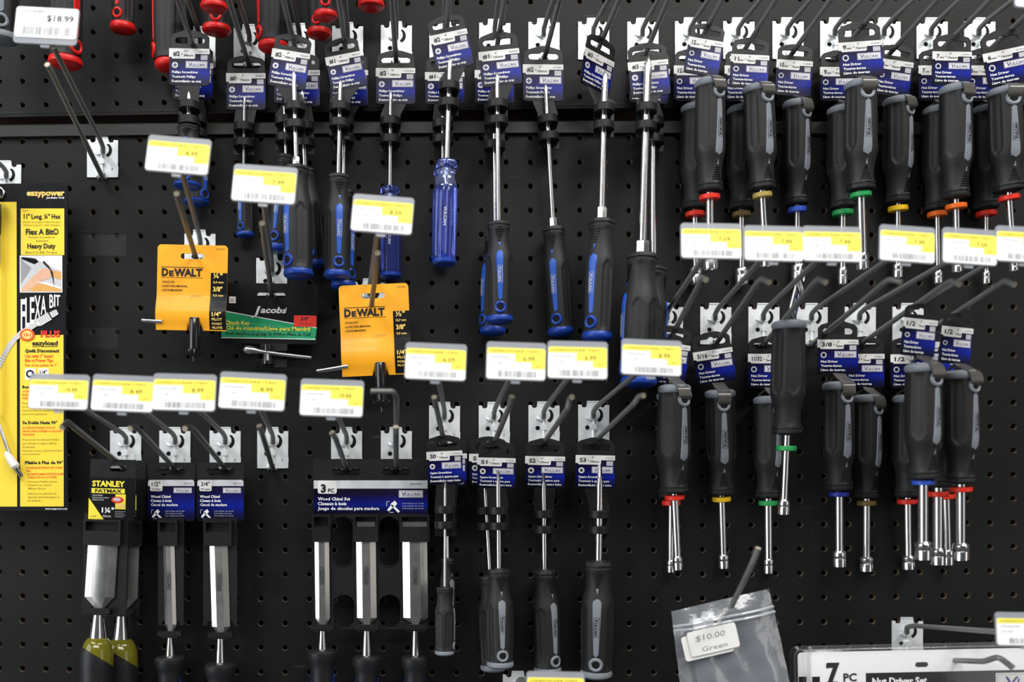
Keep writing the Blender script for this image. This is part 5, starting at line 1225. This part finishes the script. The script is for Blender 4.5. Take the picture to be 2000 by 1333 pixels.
def film(name, fac, col, rough, bump=0):
    m = bpy.data.materials.new(name); m.use_nodes = True; nt = m.node_tree; nt.nodes.remove(nt.nodes['Principled BSDF']); out = nt.nodes['Material Output']
    tr = nt.nodes.new('ShaderNodeBsdfTransparent'); gl = nt.nodes.new('ShaderNodeBsdfGlossy'); gl.inputs['Roughness'].default_value = rough
    df = nt.nodes.new('ShaderNodeBsdfDiffuse'); df.inputs[0].default_value = (*col, 1)
    m1 = nt.nodes.new('ShaderNodeMixShader'); m1.inputs[0].default_value = .5; nt.links.new(gl.outputs[0], m1.inputs[1]); nt.links.new(df.outputs[0], m1.inputs[2])
    m2 = nt.nodes.new('ShaderNodeMixShader'); lw = nt.nodes.new('ShaderNodeLayerWeight'); lw.inputs[0].default_value = .35
    ma = nt.nodes.new('ShaderNodeMath'); ma.operation = 'MULTIPLY_ADD'; ma.inputs[1].default_value = .6; ma.inputs[2].default_value = fac; ma.use_clamp = True
    nt.links.new(lw.outputs['Facing'], ma.inputs[0]); nt.links.new(ma.outputs[0], m2.inputs[0]); nt.links.new(tr.outputs[0], m2.inputs[1]); nt.links.new(m1.outputs[0], m2.inputs[2])
    nt.links.new(m2.outputs[0], out.inputs['Surface'])
    tc = nt.nodes.new('ShaderNodeTexCoord'); n = nt.nodes.new('ShaderNodeTexNoise'); n.inputs['Scale'].default_value = 45; n.inputs['Detail'].default_value = 5; nt.links.new(tc.outputs['Object'], n.inputs[0])
    bp = nt.nodes.new('ShaderNodeBump'); bp.inputs['Strength'].default_value = bump; bp.inputs['Distance'].default_value = .002; nt.links.new(n.outputs['Fac'], bp.inputs['Height']); nt.links.new(bp.outputs[0], gl.inputs['Normal'])
    MATS[name] = m
film('tape_film', .0, (.05, .05, .05), .35, .1); film('bag_film', .22, (.7, .74, .8), .18, .8); film('bag_zip', .45, (.8, .83, .88), .15, .1); film('blister_film', .03, (.5, .52, .54), .08, .1)
bag()

# ------------------------------------------------------------------ blister packs
def blister(lab, dx, d, printed):
    k = K(d); ox, oy = 1800+dx, 1298; loc = P(ox, oy, d); root = thing('nut_driver_set', loc, lab, 'tool set'); M = card_matrix(loc, k, -1.2)
    X = lambda px: px-1800; Y = lambda py: -(py-1298)
    mb = MB(M); mb.plate(rrect(X(1584), Y(1520), X(2140), Y(1271), 8), [rrect(X(1787)-dx, Y(1304)-(0 if printed else 6), X(1813)-dx, Y(1294), 5)], -1, 1, 'paper_white'); card = mb.build('card', root, root)
    p = MB(M)
    p.rect(X(1690), Y(1380), X(2135), Y(1313), 1.6, 'black_card'); p.rect(X(1585), Y(1380), X(1600), Y(1318), 1.6, 'black_card')
    if printed:
        p.text('7', X(1614), Y(1329), 36, 'ink', 1.8, width=25, bold=.05); p.rect(X(1612), Y(1331), X(1634), Y(1328), 1.9, 'ink'); p.rect(X(1613), Y(1302), X(1616), Y(1293), 1.9, 'ink')
        p.text('PC', X(1646), Y(1328), 15, 'ink', 1.8, width=26, bold=.03); p.text('Nut Driver Set', X(1702), Y(1336), 13, 'white', 2, width=107, bold=.04)
        logo(p, X(1943), Y(1350), X(2100), Y(1318), 2, t=3)
    p.build('card_print', card, root)
    b = MB(M); out = rrect(X(1568), Y(1560), X(2160), Y(1258), 16, 6); inn = rrect(X(1574), Y(1554), X(2154), Y(1264), 13, 6); inn2 = rrect(X(1592), Y(1540), X(2140), Y(1276), 10, 6)
    loops = [(out, 1), (out, 3), (inn, 6), (inn, 18), (inn2, 24)]; rows = []
    for L_, w_ in loops: rows.append(len(b.v)); b.v += [b.pt(u, v, w_) for u, v in L_]
    for a, c in zip(rows, rows[1:]):
        N = len(out)
        for i in range(N): b.f.append((a+i, a+(i+1) % N, c+(i+1) % N, c+i)); b.m.append('blister_film')
    b.f.append(tuple(rows[-1]+i for i in range(len(out)))); b.m.append('blister_film')
    b.build('blister_shell', root, root)
blister('front clear blister pack reading 7 PC at bottom right', 0, .10, True)
blister('rear clear blister pack showing its left edge behind the front one', -26, .06, False)

# ------------------------------------------------------------------ old clear tape on the board
for (a, b, c, e), lab in (((132, 459, 247, 500), 'upper clear tape strip on the board right of the yellow pack'), ((132, 640, 231, 682), 'lower clear tape strip on the board right of the yellow pack'),
                          ((362, 1080, 436, 1160), 'patch of clear tape behind the 3/4 inch chisel'), ((490, 1116, 560, 1160), 'clear tape strip on the board between the chisels')):
    mb = MB(card_matrix(P(a, e, 0.0002), S0)); mb.plate([(0, 0), (c-a, 0), (c-a, e-b), (0, e-b)], [], 0, .5, 'tape_film')
    o = mb.build('tape_strip'); o['label'] = lab; o['category'] = 'tape'; o['group'] = 'clear tape strips'
